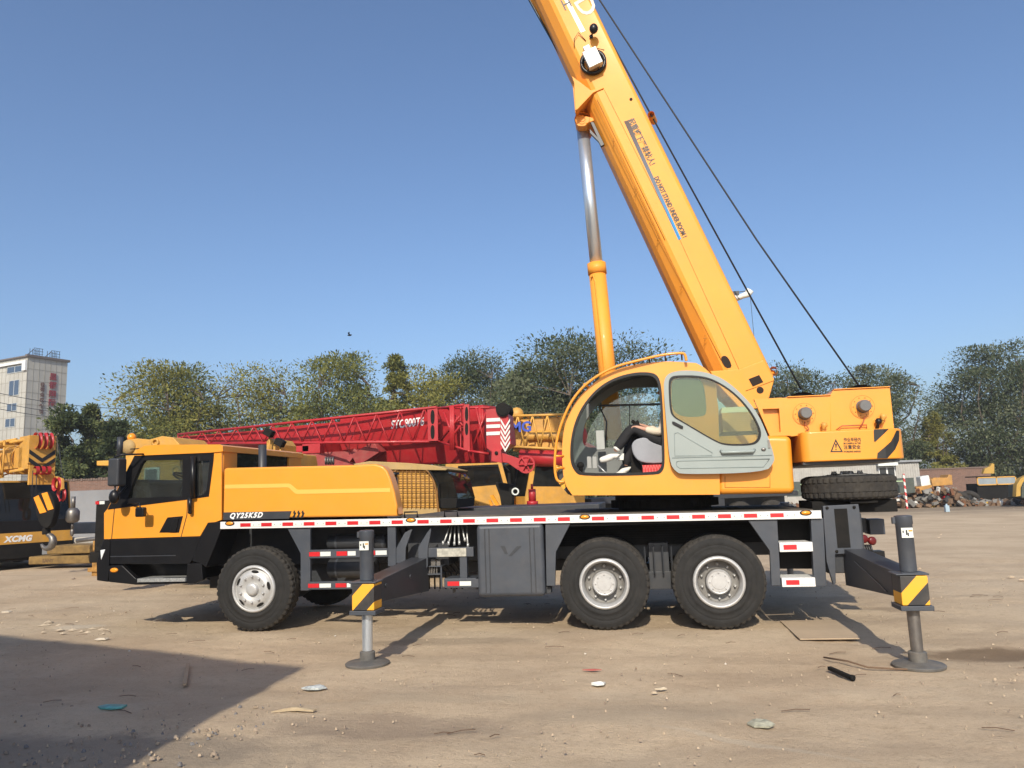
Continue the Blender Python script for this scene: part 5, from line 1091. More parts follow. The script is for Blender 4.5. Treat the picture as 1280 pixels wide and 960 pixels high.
# ================================================================== tower building far left
def building():
    D0 = 110.; c0 = dep(35, 446, D0); Ht = c0.z; c1 = dep(84, 453, 115.3); r = Vector((c1.x-c0.x, c1.y-c0.y, 0)); wR = r.length; r.normalize(); l = Vector((-r.y, r.x, 0))
    if l.dot(Vector((-1, 0, 0))) < 0: l = -l
    root = empty('tower_building', (c0.x, c0.y, 0), 'pale beige multi storey building with red Chinese signs down its side', 'building')
    WB_ = mat('beige_wall_tiles', (.40, .385, .34), .7, var=.10, vscale=.4)
    def LP(a, b, z, out=0): # a along left face, b along right face
        q = l*a+r*b; q.z = z; return q
    def quadbox(mb, a0, a1, b0, b1, z0, z1):
        vs_ = [LP(a, b, z) for z in (z0, z1) for a, b in ((a0, b0), (a1, b0), (a1, b1), (a0, b1))]; mb.add(vs_, [(0, 1, 2, 3), (7, 6, 5, 4), (0, 4, 5, 1), (1, 5, 6, 2), (2, 6, 7, 3), (3, 7, 4, 0)], False)
    wRR = wR; mb = MB(); quadbox(mb, 0, 14, 0, wRR, 0, Ht)
    # grid of tile joints
    mb2 = MB()
    for k in range(14): z = 1+k*(Ht-1)/13; quadbox(mb2, -.03, 14, -.03, wRR+.03, z, z+.05)
    for k in range(8): b = wRR*k/7; quadbox(mb2, -.03, 0, b, b+.05, 0, Ht-.1)
    for k in range(14): a = k; quadbox(mb2, a, a+.05, -.03, 0, 0, Ht-.1)
    w_ = mb.build('wall', WB_, root); mb2.build('wall_joint', mat('wall_joint_grey', (.30, .28, .23), .8), w_)
    mb = MB(); quadbox(mb, -.3, .2, -.3, wRR+.3, Ht, Ht+.35); quadbox(mb, .2, 14, -.3, wRR+.3, Ht, Ht+.2); mb.build('parapet', mat('parapet_dark', (.12, .10, .09), .8), w_)
    mb = MB(); quadbox(mb, 0, 14, -.35, -.05, Ht-.9, Ht-.5); quadbox(mb, 0, .8, -.35, -.05, Ht-2.0, Ht-.9); mb.build('white_band', WHT, w_)
    # windows on the left face
    for a0, a1, z0, z1 in ((1.0, 4.7, Ht-2.1, Ht-1.1), (1.6, 4.0, Ht-5.5, Ht-3.2), (1.9, 4.2, Ht-7.8, Ht-6.6), (2.1, 4.4, Ht-10.1, Ht-8.8), (8, 10, Ht-5.5, Ht-3.2), (8, 10, Ht-7.8, Ht-6.6)):
        f_ = MB(); quadbox(f_, a0, a1, -.08, .0, z0, z1); fo_ = f_.build('window', mat('window_frame_grey', (.4, .42, .42), .5), root)
        g_ = MB(); n_ = 2; 
        for i in range(n_):
            for j in range(max(1, int((z1-z0)/1.3))):
                m__ = max(1, int((z1-z0)/1.3)); quadbox(g_, a0+.1+(a1-a0)*i/n_, a0+(a1-a0)*(i+1)/n_-.06, -.1, -.07, z0+.1+(z1-z0)*j/m__, z0+(z1-z0)*(j+1)/m__-.06)
        g_.build('pane', mat('window_blue', (.06, .09, .14), .12), fo_)
    # signs on the right face: vertical lettering
    for body, bb_, z, sz, col_ in [('星', .55, Ht-2.9, 1.12, 0), ('都', .55, Ht-4.2, 1.12, 0), ('国', .55, Ht-5.5, 1.12, 0), ('际', .55, Ht-6.8, 1.12, 0)]+[(t, .33, z_, .66, 1) for t, z_ in (('住', Ht-4.1), ('宿', Ht-4.8), ('会', Ht-5.6), ('议', Ht-6.4), ('餐', Ht-7.3), ('饮', Ht-8.1))]:
        pnt = LP(-.12, wRR*bb_, z); red_ = mat('sign_dark_red', (.22, .02, .03), .6); brn = mat('sign_brown', (.12, .06, .05), .6)
        text('sign_character', body, sz, pnt, r, (0, 0, 1), brn if col_ else red_, root, ext=.03, bold=.035 if not col_ else .02, sx=1.)
    # roof frames
    for b0 in (wRR*.14, wRR*.58):
        mb = MB(); w2 = 1.35
        for i in range(4):
            mb.tube([LP(1, b0+w2*.3*i, Ht), LP(1, b0+w2*.3*i, Ht+1.5)], .04, 4, smooth=False)
            mb.tube([LP(-.0, b0, Ht+.42*i+.2), LP(0, b0+w2*1.0, Ht+.42*i+.2)], .04, 4, smooth=False)
            mb.tube([LP(0, b0+w2*.3*i, Ht), LP(0, b0+w2*.3*i, Ht+1.5)], .035, 4, smooth=False)
        mb.tube([LP(3, b0, Ht), LP(0, b0, Ht+1.3)], .05, 4); mb.build('roof_frame', GRYD, root)
building()
# power lines and poles
for (y0, y1, z_) in ((485, 500, 0), (497, 510, 1), (505.5, 515.5, 2)):
    a = dep(-60, y0-5.5, 78); b = dep(250, y1+11, 84); n = 16
    tag(MB().tube([a.lerp(b, t)+Vector((0, 0, -1.2*4*t*(1-t)+.2)) for t in [i/n for i in range(n+1)]], .035, 5).build('power_line', CABLE), ('highest', 'middle', 'lowest')[z_]+' of three power lines crossing in front of the tower building', 'power line', 'overhead power lines')
# bird
bp_ = dep(437, 419, 45); tag(MB().ball(bp_, .09, 8, (1.6, .7, .6)).add([bp_, bp_+Vector((-.15, .1, .12)), bp_+Vector((.12, .1, .05)), bp_+Vector((.1, -.25, .16)), bp_+Vector((-.05, -.2, .1))], [(0, 1, 2), (0, 3, 4), (2, 1, 0), (4, 3, 0)], False).build('bird', BLKM), 'tiny dark bird flying in the sky above the trees', 'bird')
# ================================================================== parked cranes in the background
def bcab(parent, loc, rz, col=YELO, ztop=2.72, mark=None, sill=0.):
    "crane carrier cab, local +X is the front, 2.0 long 2.3 wide; near side is -Y"
    R = Matrix.Rotation(rz, 4, 'Z'); R.translation = Vector(loc); zt = ztop
    def B(mb, n, m_, p=None, bev=0): o = mb.build(n, m_, p or parent, bev); o.data.transform(R) if o.parent else None; return o
    side = [(-1.0, 1.0), (1.0, 1.0), (1.03, 1.5), (.78, zt-.12), (.70, zt), (-.95, zt), (-1.0, zt-.06)]; win = [(.83-.3*sill, 1.66+sill), (.64, zt-.2), (-.55, zt-.2), (-.62, 1.75+sill), (-.4, 1.62+sill)]
    mb = MB(); mb.prism([side, win], -1.15, -1.11); mb.prism([side, win], 1.11, 1.15); mb.box((-1, -1.11, zt-.05), (.72, 1.11, zt)); mb.box((-1, -1.11, 1.0), (-.96, 1.11, zt-.05)); mb.box((.98, -1.11, 1.0), (1.03, 1.11, 1.55)); mb.box((-.9, -1.1, 1.0), (.9, 1.1, 1.04))
    C_ = B(mb, 'driver_cab', col)
    B(MB().prism(win, -1.13, -1.125), 'side_window', GLD, C_); B(MB().prism(win, 1.125, 1.13), 'side_window', GLD, C_)
    B(MB().prism([[(.90-.3*sill, 1.62+sill), (.66, zt-.13), (-.6, zt-.13), (-.70, 1.75+sill), (-.45, 1.56+sill)], win], -1.156, -1.10), 'window_frame', BLKM, C_)
    w_ = MB(); w_.add([(1.02, -1.08, 1.55), (1.02, 1.08, 1.55), (.76, 1.08, zt-.06), (.76, -1.08, zt-.06), (1.01, -1.08, 1.55), (1.01, 1.08, 1.55), (.75, 1.08, zt-.06), (.75, -1.08, zt-.06)], [(0, 1, 2, 3), (7, 6, 5, 4), (0, 4, 5, 1), (2, 6, 7, 3), (0, 3, 7, 4), (1, 5, 6, 2)], False); B(w_, 'windscreen', GLD, C_)
    lb_ = MB(); lb_.box((-1.0, -1.17, .45), (1.08, 1.17, .98)); lb_.box((1.03, -1.12, 1.0), (1.06, 1.12, 1.12)); B(lb_, 'bumper', BLKM, C_, .02)
    B(MB().prism([(-.72, 1.28+sill), (-.5, 1.28+sill), (-.44, 1.45+sill), (-.5, 1.5+sill), (-.72, 1.52+sill)], -1.158, -1.14), 'door_handle', BLKM, C_)
    for y in (-.85, .85): B(MB().box((1.07, y-.15, .62), (1.10, y+.15, .78)), 'headlight', WREF, C_)
    m2 = MB(); m2.box((1.0, -1.45, 1.75), (1.08, -1.25, 2.25)); m2.tube([(.8, -1.1, zt-.1), (1.04, -1.35, 2.3)], .02); m2.tube([(.8, -1.1, 1.7), (1.04, -1.35, 1.75)], .015); B(m2, 'wing_mirror', BLKM, C_)
    if mark:
        body, sz, pos, rt, m3 = mark; o = text('cab_lettering', body, sz, pos, rt, (0, 0, 1), m3, C_, ext=.003, bold=.004); o.data.transform(R)
    s3 = MB()
    for y in (-.55, .55): s3.box((-.75, y-.25, 1.2), (-.25, y+.25, 1.6)); s3.box((-.75, y-.25, 1.6), (-.62, y+.25, 2.2))
    B(s3, 'seat', LGRY, C_, .03); return C_
def bchassis(parent, loc, rz, L=9.5, col=GRYD, axles=(-1.6, -3.0, -7.0, -8.4)):
    R = Matrix.Rotation(rz, 4, 'Z'); R.translation = Vector(loc)
    mb = MB(); mb.box((-L, -.5, .7), (.9, .5, 1.2)); mb.box((-L, -1.2, 1.2), (-1.2, 1.2, 1.38)); mb.box((-6.3, -1.2, .6), (-3.9, 1.2, 1.2)); o = mb.build('chassis', col, parent, .01); o.data.transform(R)
    for x in axles:
        for s in (-1, 1):
            w_ = MB(); c = (x, s*1.2, .54); ax = (0, -s, 0); w_.lathe([(.04, .3), (0, .36), (0, .44), (.03, .53), (.05, .54), (.26, .54), (.29, .5), (.3, .3)], c, ax, 40); T_ = w_.build('tyre', RUBD)
            h_ = MB().lathe([(.02, .3), (.0, .27), (.1, .25), (.12, .14), (.02, .12), (.0, .001)], c, ax, 28).build('wheel', mat('old_wheel_paint', (.3, .29, .26), .6, var=.3, dust=.3), parent); T_.parent = h_; h_.data.transform(R); T_.data.transform(R)
def lattice(mb, A, B, up0, up1, n, r=.03, rd=.018):
    "plane truss: chord A->B below, chord up0->up1 above (end points)"
    A, B, up0, up1 = map(Vector, (A, B, up0, up1)); mb.tube([A, B], r, 6); mb.tube([up0, up1], r, 6)
    for i in range(n):
        a = A.lerp(B, i/n); b = A.lerp(B, (i+1)/n); c = up0.lerp(up1, (i+.5)/n); mb.tube([a, c], rd, 5); mb.tube([c, b], rd, 5)
    mb.tube([A, up0], rd, 5); mb.tube([B, up1], rd, 5)
# ---------- red crane
RC = empty('mobile_crane', (4, 9, 0), 'crane with a long red lattice and box boom behind the yellow engine hood', 'mobile crane')
def YR(x): return 12.-(x-222)/(640-222)*4.6
def rp(x, y, dy=0): return at3(x, y, YR(x)+dy)
def seg(mb, x0, yt0, yb0, x1, yt1, yb1, w0=.45, w1=.45, dy=.55):
    v_ = []
    for x, yt, yb, w_ in ((x0, yt0, yb0, w0), (x1, yt1, yb1, w1)):
        a = rp(x, yt, dy); b = rp(x, yb, dy); n_ = Vector((.37, .93, 0)); v_ += [a, a+n_*2*w_, b+n_*1.4*w_, b+n_*w_*.7, a.lerp(b, .55)]
    mb.add(v_, [(4, 3, 2, 1, 0), (5, 6, 7, 8, 9)]+[(i, (i+1) % 5, 5+(i+1) % 5, 5+i) for i in range(5)], False)
bo = MB(); seg(bo, 222, 546, 553, 400, 532, 567); seg(bo, 330, 536, 562, 470, 523, 574); seg(bo, 425, 522, 583, 604, 506, 578)
BO = bo.build('boom', RED, RC, .01)
jb = MB(); lattice(jb, rp(222.5, 555), rp(547, 552), rp(222.5, 543), rp(546, 509), 13, .035, .02); lattice(jb, rp(222.5, 554, .35), rp(547, 551, .45), rp(222.5, 543.5, .35), rp(546, 510, .45), 13, .03, .016)
for i in range(14): t = i/13; jb.tube([rp(222.5, 555).lerp(rp(547, 552), t), rp(222.5, 554, .35).lerp(rp(547, 551, .45), t)], .016, 5); jb.tube([rp(222.5, 543).lerp(rp(546, 509), t), rp(222.5, 543.5, .35).lerp(rp(546, 510, .45), t)], .016, 5)
JB = jb.build('lattice_jib', RED, RC)
ZR = view(400, 480, 4)
def rpr(mb, pts, Y, d=.05): mb.prism(pl(ZR, pts, Y), Y, Y+d)
e1 = MB(); rpr(e1, [(536, 128), (588, 122), (590, 284), (540, 286)], 8.35, .06); e1.build('jib_end_frame', RED, JB, .005)
e2 = MB(); rpr(e2, [(716, 104), (746, 100), (750, 336), (718, 330)], 7.6, .06); rpr(e2, [(700, 108), (706, 108), (706, 325), (700, 320)], 7.9, .06); e2.build('jib_end_frame', RED, JB, .005)
e3 = MB(); a = lambda x, y, Y: at3(*ZR(x, y), Y)
for p, q in ((a(590, 285, 8.4), a(750, 337, 7.6)), (a(588, 122, 8.4), a(720, 104, 7.6)), (a(604, 282, 8.3), a(700, 160, 7.7)), (a(640, 295, 8.2), a(700, 210, 7.7)), (a(750, 335, 7.6), a(850, 350, 7.6)), (a(590, 120, 8.3), a(850, 118, 7.8)), (a(780, 120, 7.8), a(830, 330, 7.8)), (a(770, 300, 7.8), a(830, 140, 7.8)), (a(620, 140, 8.1), a(670, 280, 7.9)), (a(640, 120, 8.2), a(715, 210, 7.8))): e3.tube([p, q], .03, 6)
e3.build('jib_brace', RED, JB)
for (c, w_, h_) in (((563, 165), 10, 35), ((563, 240), 10, 35), ((733, 150), 8, 35), ((733, 225), 8, 30)):
    MB().prism(pl(ZR, chaikin([(c[0]-w_, c[1]-h_), (c[0]+w_, c[1]-h_), (c[0]+w_, c[1]+h_), (c[0]-w_, c[1]+h_)], 2), 8.35 if c[0] < 600 else 7.6), (8.35 if c[0] < 600 else 7.6)-.006, (8.35 if c[0] < 600 else 7.6)-.001).build('slot', BLKM, JB)
for x in (655, 665, 800, 812): MB().tube([a(x, 110, 7.9), a(x+2, 330, 7.9)], .05, 6).build('frame_post', RED, JB)
hd = MB(); rpr(hd, [(828, 128), (905, 120), (940, 150), (955, 300), (905, 330), (912, 392), (855, 385), (858, 340), (832, 320)], 7.3, .7)
HD = hd.build('boom_head', RED, RC, .01)
for y in (172, 204, 240): MB().prism(pl(ZR, [(832, y), (900, y-3), (900, y+14), (832, y+17)], 7.29), 7.288, 7.292).build('white_stripe', WREF, HD)
for k in range(5): 
    y = 172+k*28; MB().prism(pl(ZR, [(903, y), (926, y+40), (950, y), (950, y+14), (926, y+56), (903, y+14)], 7.28), 7.276, 7.284).build('chevron_stripe', WREF, HD)
sh = MB()
for d in (0, .15, .3, .45): sh.lathe([(d, .17), (d+.02, .13), (d+.05, .13), (d+.07, .17)], a(912, 130, 7.35), (0, 1, 0), 20)
sh.lathe([(-.03, .001), (-.03, .13), (-.01, .13), (-.01, .16), (.05, .16)], a(914, 128, 7.25), (0, 1, 0), 24, smooth=False); sh.build('sheave', BLKM, HD)
lowr = MB(); rpr(lowr, [(912, 345), (960, 360), (1010, 378), (1050, 370), (1040, 440), (990, 430), (940, 395), (880, 385)], 7.35, .08); rpr(lowr, [(860, 335), (905, 330), (910, 395), (860, 385)], 7.25, .05)
lowr.lathe([(0, .2), (.03, .2), (.03, .16), (.0, .16), (0, .2)], a(1030, 402, 7.3), (0, 1, 0), 24)
for k in range(6): t = k*math.pi/3; p = a(1030, 402, 7.31); lowr.tube([p, p+Vector((.18*math.cos(t), 0, .18*math.sin(t)))], .02, 5)
lowr.lathe([(0, .05), (-.05, .04), (-.05, .001)], a(1030, 402, 7.3), (0, 1, 0), 12); lowr.build('head_pulley', RED, HD, .004)
MB().lathe([(0, .04), (-.02, .04), (-.02, .001)], a(882, 345, 7.24), (0, 1, 0), 14).build('pin', BLKM, HD)
for xx in (455, 480, 500): pass
p0 = at3(490, 536, YR(490)+.53); p1 = at3(531.5, 531.5, YR(531)+.53); rv = p1-p0; nv = Vector((-rv.y, rv.x, 0)).normalized(); 
if nv.y > 0: nv = -nv
o = text('boom_lettering', 'STC800T6', .30, p0+nv*.04, rv, Vector((0, 0, 1)), INKW, BO, ext=.004, bold=.006, shear=.15); L_ = max((v.co-p0).dot(rv.normalized()) for v in o.data.vertices); k_ = rv.length/L_; rn = rv.normalized()
for v in o.data.vertices: v.co += rn*((v.co-p0).dot(rn)*(k_-1))
# luffing parts below the boom
un = MB(); 
un.bar(at3(*ZR(150, 385), 10), at3(*ZR(190, 330), 10), .3, .12); un.bar(at3(*ZR(190, 380), 9.8), at3(*ZR(300, 310), 9.6), .35, .35)
un.box((at(340, 580, 10.5)[0], 10.3, 1.4), (at(480, 580, 10.5)[0], 11.4, at(400, 566, 10.5)[1])); un.build('turntable', REDD, RC, .01)
hs_ = MB()
for k in range(4): hs_.lathe([(-.02, .10), (.02, .10), (.02, .07), (-.02, .07), (-.02, .10)], at3(*ZR(30+k*12, 388), 8.5)+Vector((0, 0, .02)), (1, .3, 0), 14)
hs_.build('coiled_hose', STL, RC)
wl = MB()
x0, x1, z0, z1 = rect(ZB, (310, 140), (560, 190), 9.2); wl.box((x0, 9.2, z0), (x0+(x1-x0)*.55, 9.5, z1)); wl.box((x1-.5, 9.2, z0-.05), (x1, 9.5, z0+.2)); wl.build('winch_bracket', RED, RC, .01)
cl_ = at3(598, 606, 9.0)
AC = empty('mobile_crane', (4, 15, 0), 'yellow crane cab with a black door handle, facing right below the red boom', 'mobile crane')
q = at3(597, 605, 13.4)
bcab(AC, (q.x, 14.55, -.0), 0, YELO, 2.66, ('PUYUAN', .13, (-.5, -1.156, 1.30), (1, 0, 0), mat('faded_brown_lettering', (.28, .12, .03), .7)), sill=.30)
bchassis(AC, (q.x, 14.55, 0), 0, 9.5); settle(AC)
bchassis(RC, (at3(590, 605, 9.2).x, 9.2, 0), math.radians(-26), 8.5)
hk = MB(); hk.prism(pl(Z3, [(232, 170), (300, 178), (326, 185), (322, 290), (268, 300), (258, 240)], 8.2), 8.2, 8.5); hk.prism(pl(Z3, [(330, 100), (345, 100), (335, 185), (322, 182)], 8.2), 8.3, 8.36)
HKo = hk.build('hook_block', BLKM, RC, .02); MB().prism(pl(Z3, [(210, 238), (225, 235), (262, 296), (245, 300)], 8.15), 8.15, 8.2).prism(pl(Z3, [(203, 262), (212, 260), (232, 300), (216, 300)], 8.15), 8.15, 8.2).build('stripe', AMB, HKo)
MB().lathe([(0, .09), (-.02, .09), (-.02, .055), (0, .055)], at3(*Z3(337, 218), 8.1), (0, 1, 0), 18).build('shackle_ring', WREF, HKo)
MB().tube([at3(*Z3(420, 180), 8.0), at3(*Z3(420, 205), 8.0)], .03).tube([at3(*Z3(420, 205), 8.0), at3(*Z3(422, 265), 8.0)], .085, 10).tube([at3(*Z3(422, 265), 8.0), at3(*Z3(422, 285), 8.0)], .13, 10).build('hook_weight', RED, RC)
settle(RC)
# ---------- yellow crane with lattice boom right of the red head
BC = empty('mobile_crane', (8, 13, 0), 'yellow crane with a yellow lattice boom, between the red boom head and operator cab', 'mobile crane')
lb = MB(); Yb = 13.
def y3(x, y, d=0): return at3(x, y, Yb+d)
def lat4(mb, x0, x1, yt0, yb0, yt1, yb1, n):
    for d in (0, .8): lattice(mb, y3(x0, yb0, d), y3(x1, yb1, d), y3(x0, yt0, d), y3(x1, yt1, d), n, .04, .025)
    for i in range(n+1):
        t = i/n
        for q0, q1 in ((yb0, yb1), (yt0, yt1)): a_ = y3(x0, q0).lerp(y3(x1, q1), t); mb.tube([a_, a_+Vector((0, .8, 0))], .025, 5)
lat4(lb, 638, 712, 520, 558, 518, 562, 4); JL = lb.build('lattice_jib', YELO, BC)
bx_ = MB(); a0 = y3(640, 524, .9); a1 = y3(730, 520, .9); bx_.box((a0.x, Yb+.9, y3(680, 560).z), (a1.x, Yb+1.7, a0.z)); 
for x in (660, 672, 684, 700): q = y3(x, 545, .85); bx_.lathe([(0, .16), (.4, .16)], (q.x, q.y, q.z), (1, .1, 0), 14)
bx_.ball(y3(646, 518, .3), .22, 12); bx_.build('boom', YELO, BC, .01)
o = text('boom_lettering', 'MG', .42, y3(638.5, 540, -.06), (1, 0, .0), (0, 0, 1), mat('logo_blue', (.02, .06, .38), .5), BC, ext=.01, bold=.012)
rd_ = MB(); rd_.ball(y3(722, 545, -.3), .3, 12, (1, .5, 1.2)); rd_.tube([y3(712, 570, -.4), y3(730, 560, -.4), y3(760, 575, -.4)], .2, 8); rd_.tube([y3(650, 572, .5), y3(720, 574, .5)], .25, 8); rd_.build('luffing_gear', RED, BC)
cq = at3(675, 605, 15)
bcab(BC, (cq.x, 15.0, -.02), math.radians(212), YELO, 2.66, sill=.18); bchassis(BC, (cq.x, 15.0, 0), math.radians(212), 9.5)
settle(BC)
# ---------- low cab with wire grille right behind the hood
GC = empty('mobile_crane', (2.6, 6, 0), 'low yellow crane cab with a wire grille and dark curved front behind the hood', 'mobile crane')
YG = 4.6
cbm = MB(); out_ = [(170, 392), (250, 385), (440, 395), (560, 405), (640, 425), (665, 470), (690, 575), (680, 625), (690, 760), (170, 760)]
sid = chaikin([(338, 425), (520, 422), (556, 450), (580, 520), (592, 628), (592, 700), (340, 700)], 1)
cbm.prism(pl(ZR, [(168, 400), (250, 386), (440, 395), (560, 405), (640, 425), (630, 432), (330, 428), (180, 410)], YG), YG-.03, YG+1.7)
cbm.prism(pl(ZR, [(330, 620), (600, 622), (604, 760), (330, 760)], YG), YG, YG+1.6)
cbm.box((at(*ZR(180, 500), YG)[0], YG+.1, .9), (at(*ZR(345, 500), YG)[0], YG+1.6, at(*ZR(300, 430), YG)[1])); GCb = cbm.build('cab_body', TAN, GC, .01)
MB().prism(pl(ZR, sid, YG), YG+.06, YG+.10).build('side_sheet', YELO, GCb)
gr = MB()
for x in range(345, 592, 22):
    ytop = 424 if x < 530 else 424+(x-530)*1.6; gr.tube([at3(*ZR(x, ytop), YG), at3(*ZR(x+3, 626), YG)], .0075, 5)
for y in range(440, 626, 24): gr.tube([at3(*ZR(345, y), YG), at3(*ZR(545 if y < 470 else 575+(y-520)*.1, y), YG)], .0075, 5)
gr.tube([at3(*ZR(*p), YG) for p in sid]+[at3(*ZR(*sid[0]), YG)], .022, 6); gr.build('wire_grille', mat('grille_brown', (.22, .10, .02), .6), GCb)
MB().prism(pl(ZR, [(545, 425), (630, 430), (660, 470), (688, 575), (600, 575), (580, 500)], YG), YG+.05, YG+1.5).build('curved_front_glass', GLD, GCb)
MB().prism(pl(ZR, [(600, 572), (688, 572), (682, 620), (602, 622)], YG), YG-.02, YG+1.5).prism(pl(ZR, [(335, 440), (385, 440), (388, 458), (340, 470)], YG), YG-.15, YG).build('black_trim', BLKM, GCb, .01)
MB().tube([at3(*ZR(545, 430), YG-.01), at3(*ZR(590, 500), YG-.01), at3(*ZR(602, 620), YG-.01)], .022, 6).build('front_pillar', BLKM, GCb)
bchassis(GC, (at(575, 640, YG)[0], YG+1.1, 0), 0, 5.0, GRYD, (-2.6, -3.9))
settle(GC)
# ---------- yellow crane right behind the truck cab
EC = empty('mobile_crane', (-2, 6, 0), 'older yellow crane with black work lamps on brackets, seen above the truck cab', 'mobile crane')
YE = 6.0
ZE = view(100, 520, 3.43); eb_ = MB()
eb_.prism(pl(ZE, [(70, 192), (130, 190), (190, 195), (190, 215), (70, 213)], YE), YE, YE+1.4)
eb_.prism(pl(ZE, [(185, 100), (240, 92), (290, 100), (292, 130), (420, 118), (395, 90), (345, 85), (300, 95), (420, 180), (420, 330), (185, 330)], YE) if False else pl(ZE, [(188, 102), (238, 95), (290, 100), (345, 85), (395, 92), (420, 120), (425, 330), (188, 330)], YE), YE+.05, YE+1.3)
EB = eb_.build('boom_base', YELO, EC, .02)
MB().ball(at3(*ZE(222, 92), YE+.3), .10, 12).build('beacon_light', AMB, EB); MB().lathe([(0, .09), (-.05, .09), (-.05, .05), (0, .05)], at3(*ZE(326, 113), YE+.05), (0, 1, 0), 16).build('eye_ring', YELO, EB)
MB().lathe([(0, .16), (-.06, .15), (-.06, .001)], at3(*ZE(210, 132), YE+.04), (0, 1, 0), 18).build('pivot_cover', TAN, EB)
zr_ = view(330, 540, 8)
wk = MB(); wk.prism(pl(zr_, [(20, 90), (70, 60), (110, 120), (110, 195), (200, 200), (230, 210), (320, 215), (340, 340), (340, 420), (20, 420)], 5.2), 5.2, 6.2); WK = wk.build('machinery_cover', YELO, EC, .03)
for a_, b_ in (((112, 100), (175, 140)), ((10, 0), (55, 45))): 
    p = at3(*zr_((a_[0]+b_[0])/2+10, (a_[1]+b_[1])/2-20), 5.0); l_ = MB(); l_.box(p+Vector((-.09, -.05, -.08)), p+Vector((.09, .12, .06)), Matrix.Rotation(.5, 3, 'Y')); LL = l_.build('work_lamp', BLKM, EC, .01); MB().tube([p+Vector((0, .05, -.08)), p+Vector((-.02, .1, -.5))], .02).build('lamp_bracket', YELO, LL)
MB().prism(pl(zr_, [(205, 240), (270, 240), (272, 335), (210, 335)], 5.0), 5.0, 5.06).build('white_panel', WREF, EC)
mm_ = MB(); x0, x1, z0, z1 = rect(ZE, (275, 222), (338, 300), 5.0); mm_.box((x0, 5.0, z0), (x1, 5.05, z1)); MMo = mm_.build('mirror', WREF, EC, .02); MB().box((x0+.04, 4.985, z0+.04), (x1-.04, 4.999, z1-.04)).build('mirror_glass', mat('mirror_face', (.3, .34, .36), .1, metal=.6), MMo)
hp2 = MB(); hp2.tube([at3(*ZE(415+18*math.cos(t), 235+18*math.sin(t)), 5.3) for t in [i*.6 for i in range(12)]], .02, 6); hp2.lathe([(-.9, .15), (0, .17)], at3(*ZE(415, 300), 5.5), (0, 0, 1), 16); hp2.build('hydraulic_motor', TAN, EC)
jk = MB(); x0, x1, z0, z1 = rect(PX, (120, 626), (131, 690), 4.0); jk.box((x0, 4.0, z0), (x1+.3, 4.3, z1)); jk.box((x0-.1, 4.0, .6), (x1+.4, 4.3, z0)); JK = jk.build('rear_jack', BLKM, EC, .02)
MB().box((x0, 3.985, z1-.07), (x0+.08, 3.999, z1-.01)).build('red_reflector', REDR, JK); MB().box((x0+.09, 3.985, z1-.07), (x0+.2, 3.999, z1-.01)).build('white_reflector', WREF, JK)
bchassis(EC, (6.0, 6.6, 0), 0, 9.5, YELO, (-5, -6.4, -8.4)) if False else MB().tube([at3(96, 676, 7.0), at3(140, 671, 7.0)], .05, 8).build('drawbar', STL, EC)
MB().box((-5.4, 6.2, 1.36), (-2.8, 7.25, 2.35)).build('turntable', YELO, EC, .03)
bchassis(EC, (5.4, 7.2, 0), 0, 11.0, GRYD, (-5.4, -6.6, -9.6))
settle(EC)
# ---------- crane at the left edge, facing us
lc = at3(36, 668, 9.9); lc.z = 0; th = math.radians(-27)
LC = empty('mobile_crane', lc, 'parked yellow crane cut off by the left edge, XCMG across its front', 'mobile crane', rz=th)
cabL = bcab(LC, (-1.06, 0, -.22), 0, YELO, 2.72)
MB().box((-.03, -1.13, .98), (.012, 1.13, 1.36)).build('lower_windscreen_panel', BLK, LC, .01)
fm = MB(); fm.box((.0, -1.2, .30), (.06, 1.2, .70)); fm.build('lower_bumper', BLKM, LC, .02)
bnd = MB().box((-.02, -1.17, .71), (.045, 1.17, 1.02)).build('front_band', YELO, LC, .01)
text('front_lettering', 'XCMG', .22, (.05, -.62, .78), (0, 1, 0), (0, 0, 1), INKW, bnd, ext=.004, bold=.012, spacing=1.1, shear=.2)
MB().box((.05, .35, .36), (.07, .95, .54)).build('number_plate', mat('plate_grey', (.35, .36, .36), .5), LC)
bchassis(LC, (-1.2, 0, 0), 0, 9.5, GRYD, (-.9, -2.3, -7.0, -8.4))
# boom with side jib and chevron head, local frame: +X is forward
bm3 = MB(); bm3.box((-8, -.34, 2.85), (.15, .36, 3.45)); bm3.box((-.1, -.34, 2.8), (.55, .34, 3.75))
for x in (-.5, -1.3, -2.3, -3.4): bm3.lathe([(0, .44), (.1, .44), (.1, .40), (0, .40)], (x, 0, 3.15), (1, 0, 0), 20)
for x, z in ((-.3, 3.6), (-.9, 3.65), (-1.7, 3.6), (-.2, 2.75)): bm3.tube([(x, -.5, z), (x+.5, -.3, z+.05)], .05, 6); bm3.box((x, -.4, z-.08), (x+.12, .1, z+.08))
LB = bm3.build('boom', YELO, LC, .015)
jl = MB()
for yy in (-1.15, -.65): lattice(jl, (-7, yy, 2.62), (-.3, yy, 2.62), (-7, yy, 3.55), (-.3, yy, 3.62), 6, .045, .028)
for x in (-7, -5, -3, -1.6, -.3): jl.tube([(x, -1.15, 2.7), (x, -.65, 2.7)], .03, 6); jl.tube([(x, -1.15, 3.48), (x, -.65, 3.48)], .03, 6)
jl.build('lattice_jib', YELO, LC)
hd2 = MB(); hd2.box((.55, -.36, 2.95), (.62, .36, 3.75)); hd2.box((.5, -.30, 2.35), (.58, .38, 2.95)); HDL = hd2.build('boom_head', YELO, LC, .01)
for k, z in enumerate((3.35, 3.12)): MB().prism([(-.34, z), (0, z-.25), (.34, z), (.34, z-.12), (0, z-.37), (-.34, z-.12)], 0, .01).build('chevron', INK, HDL)
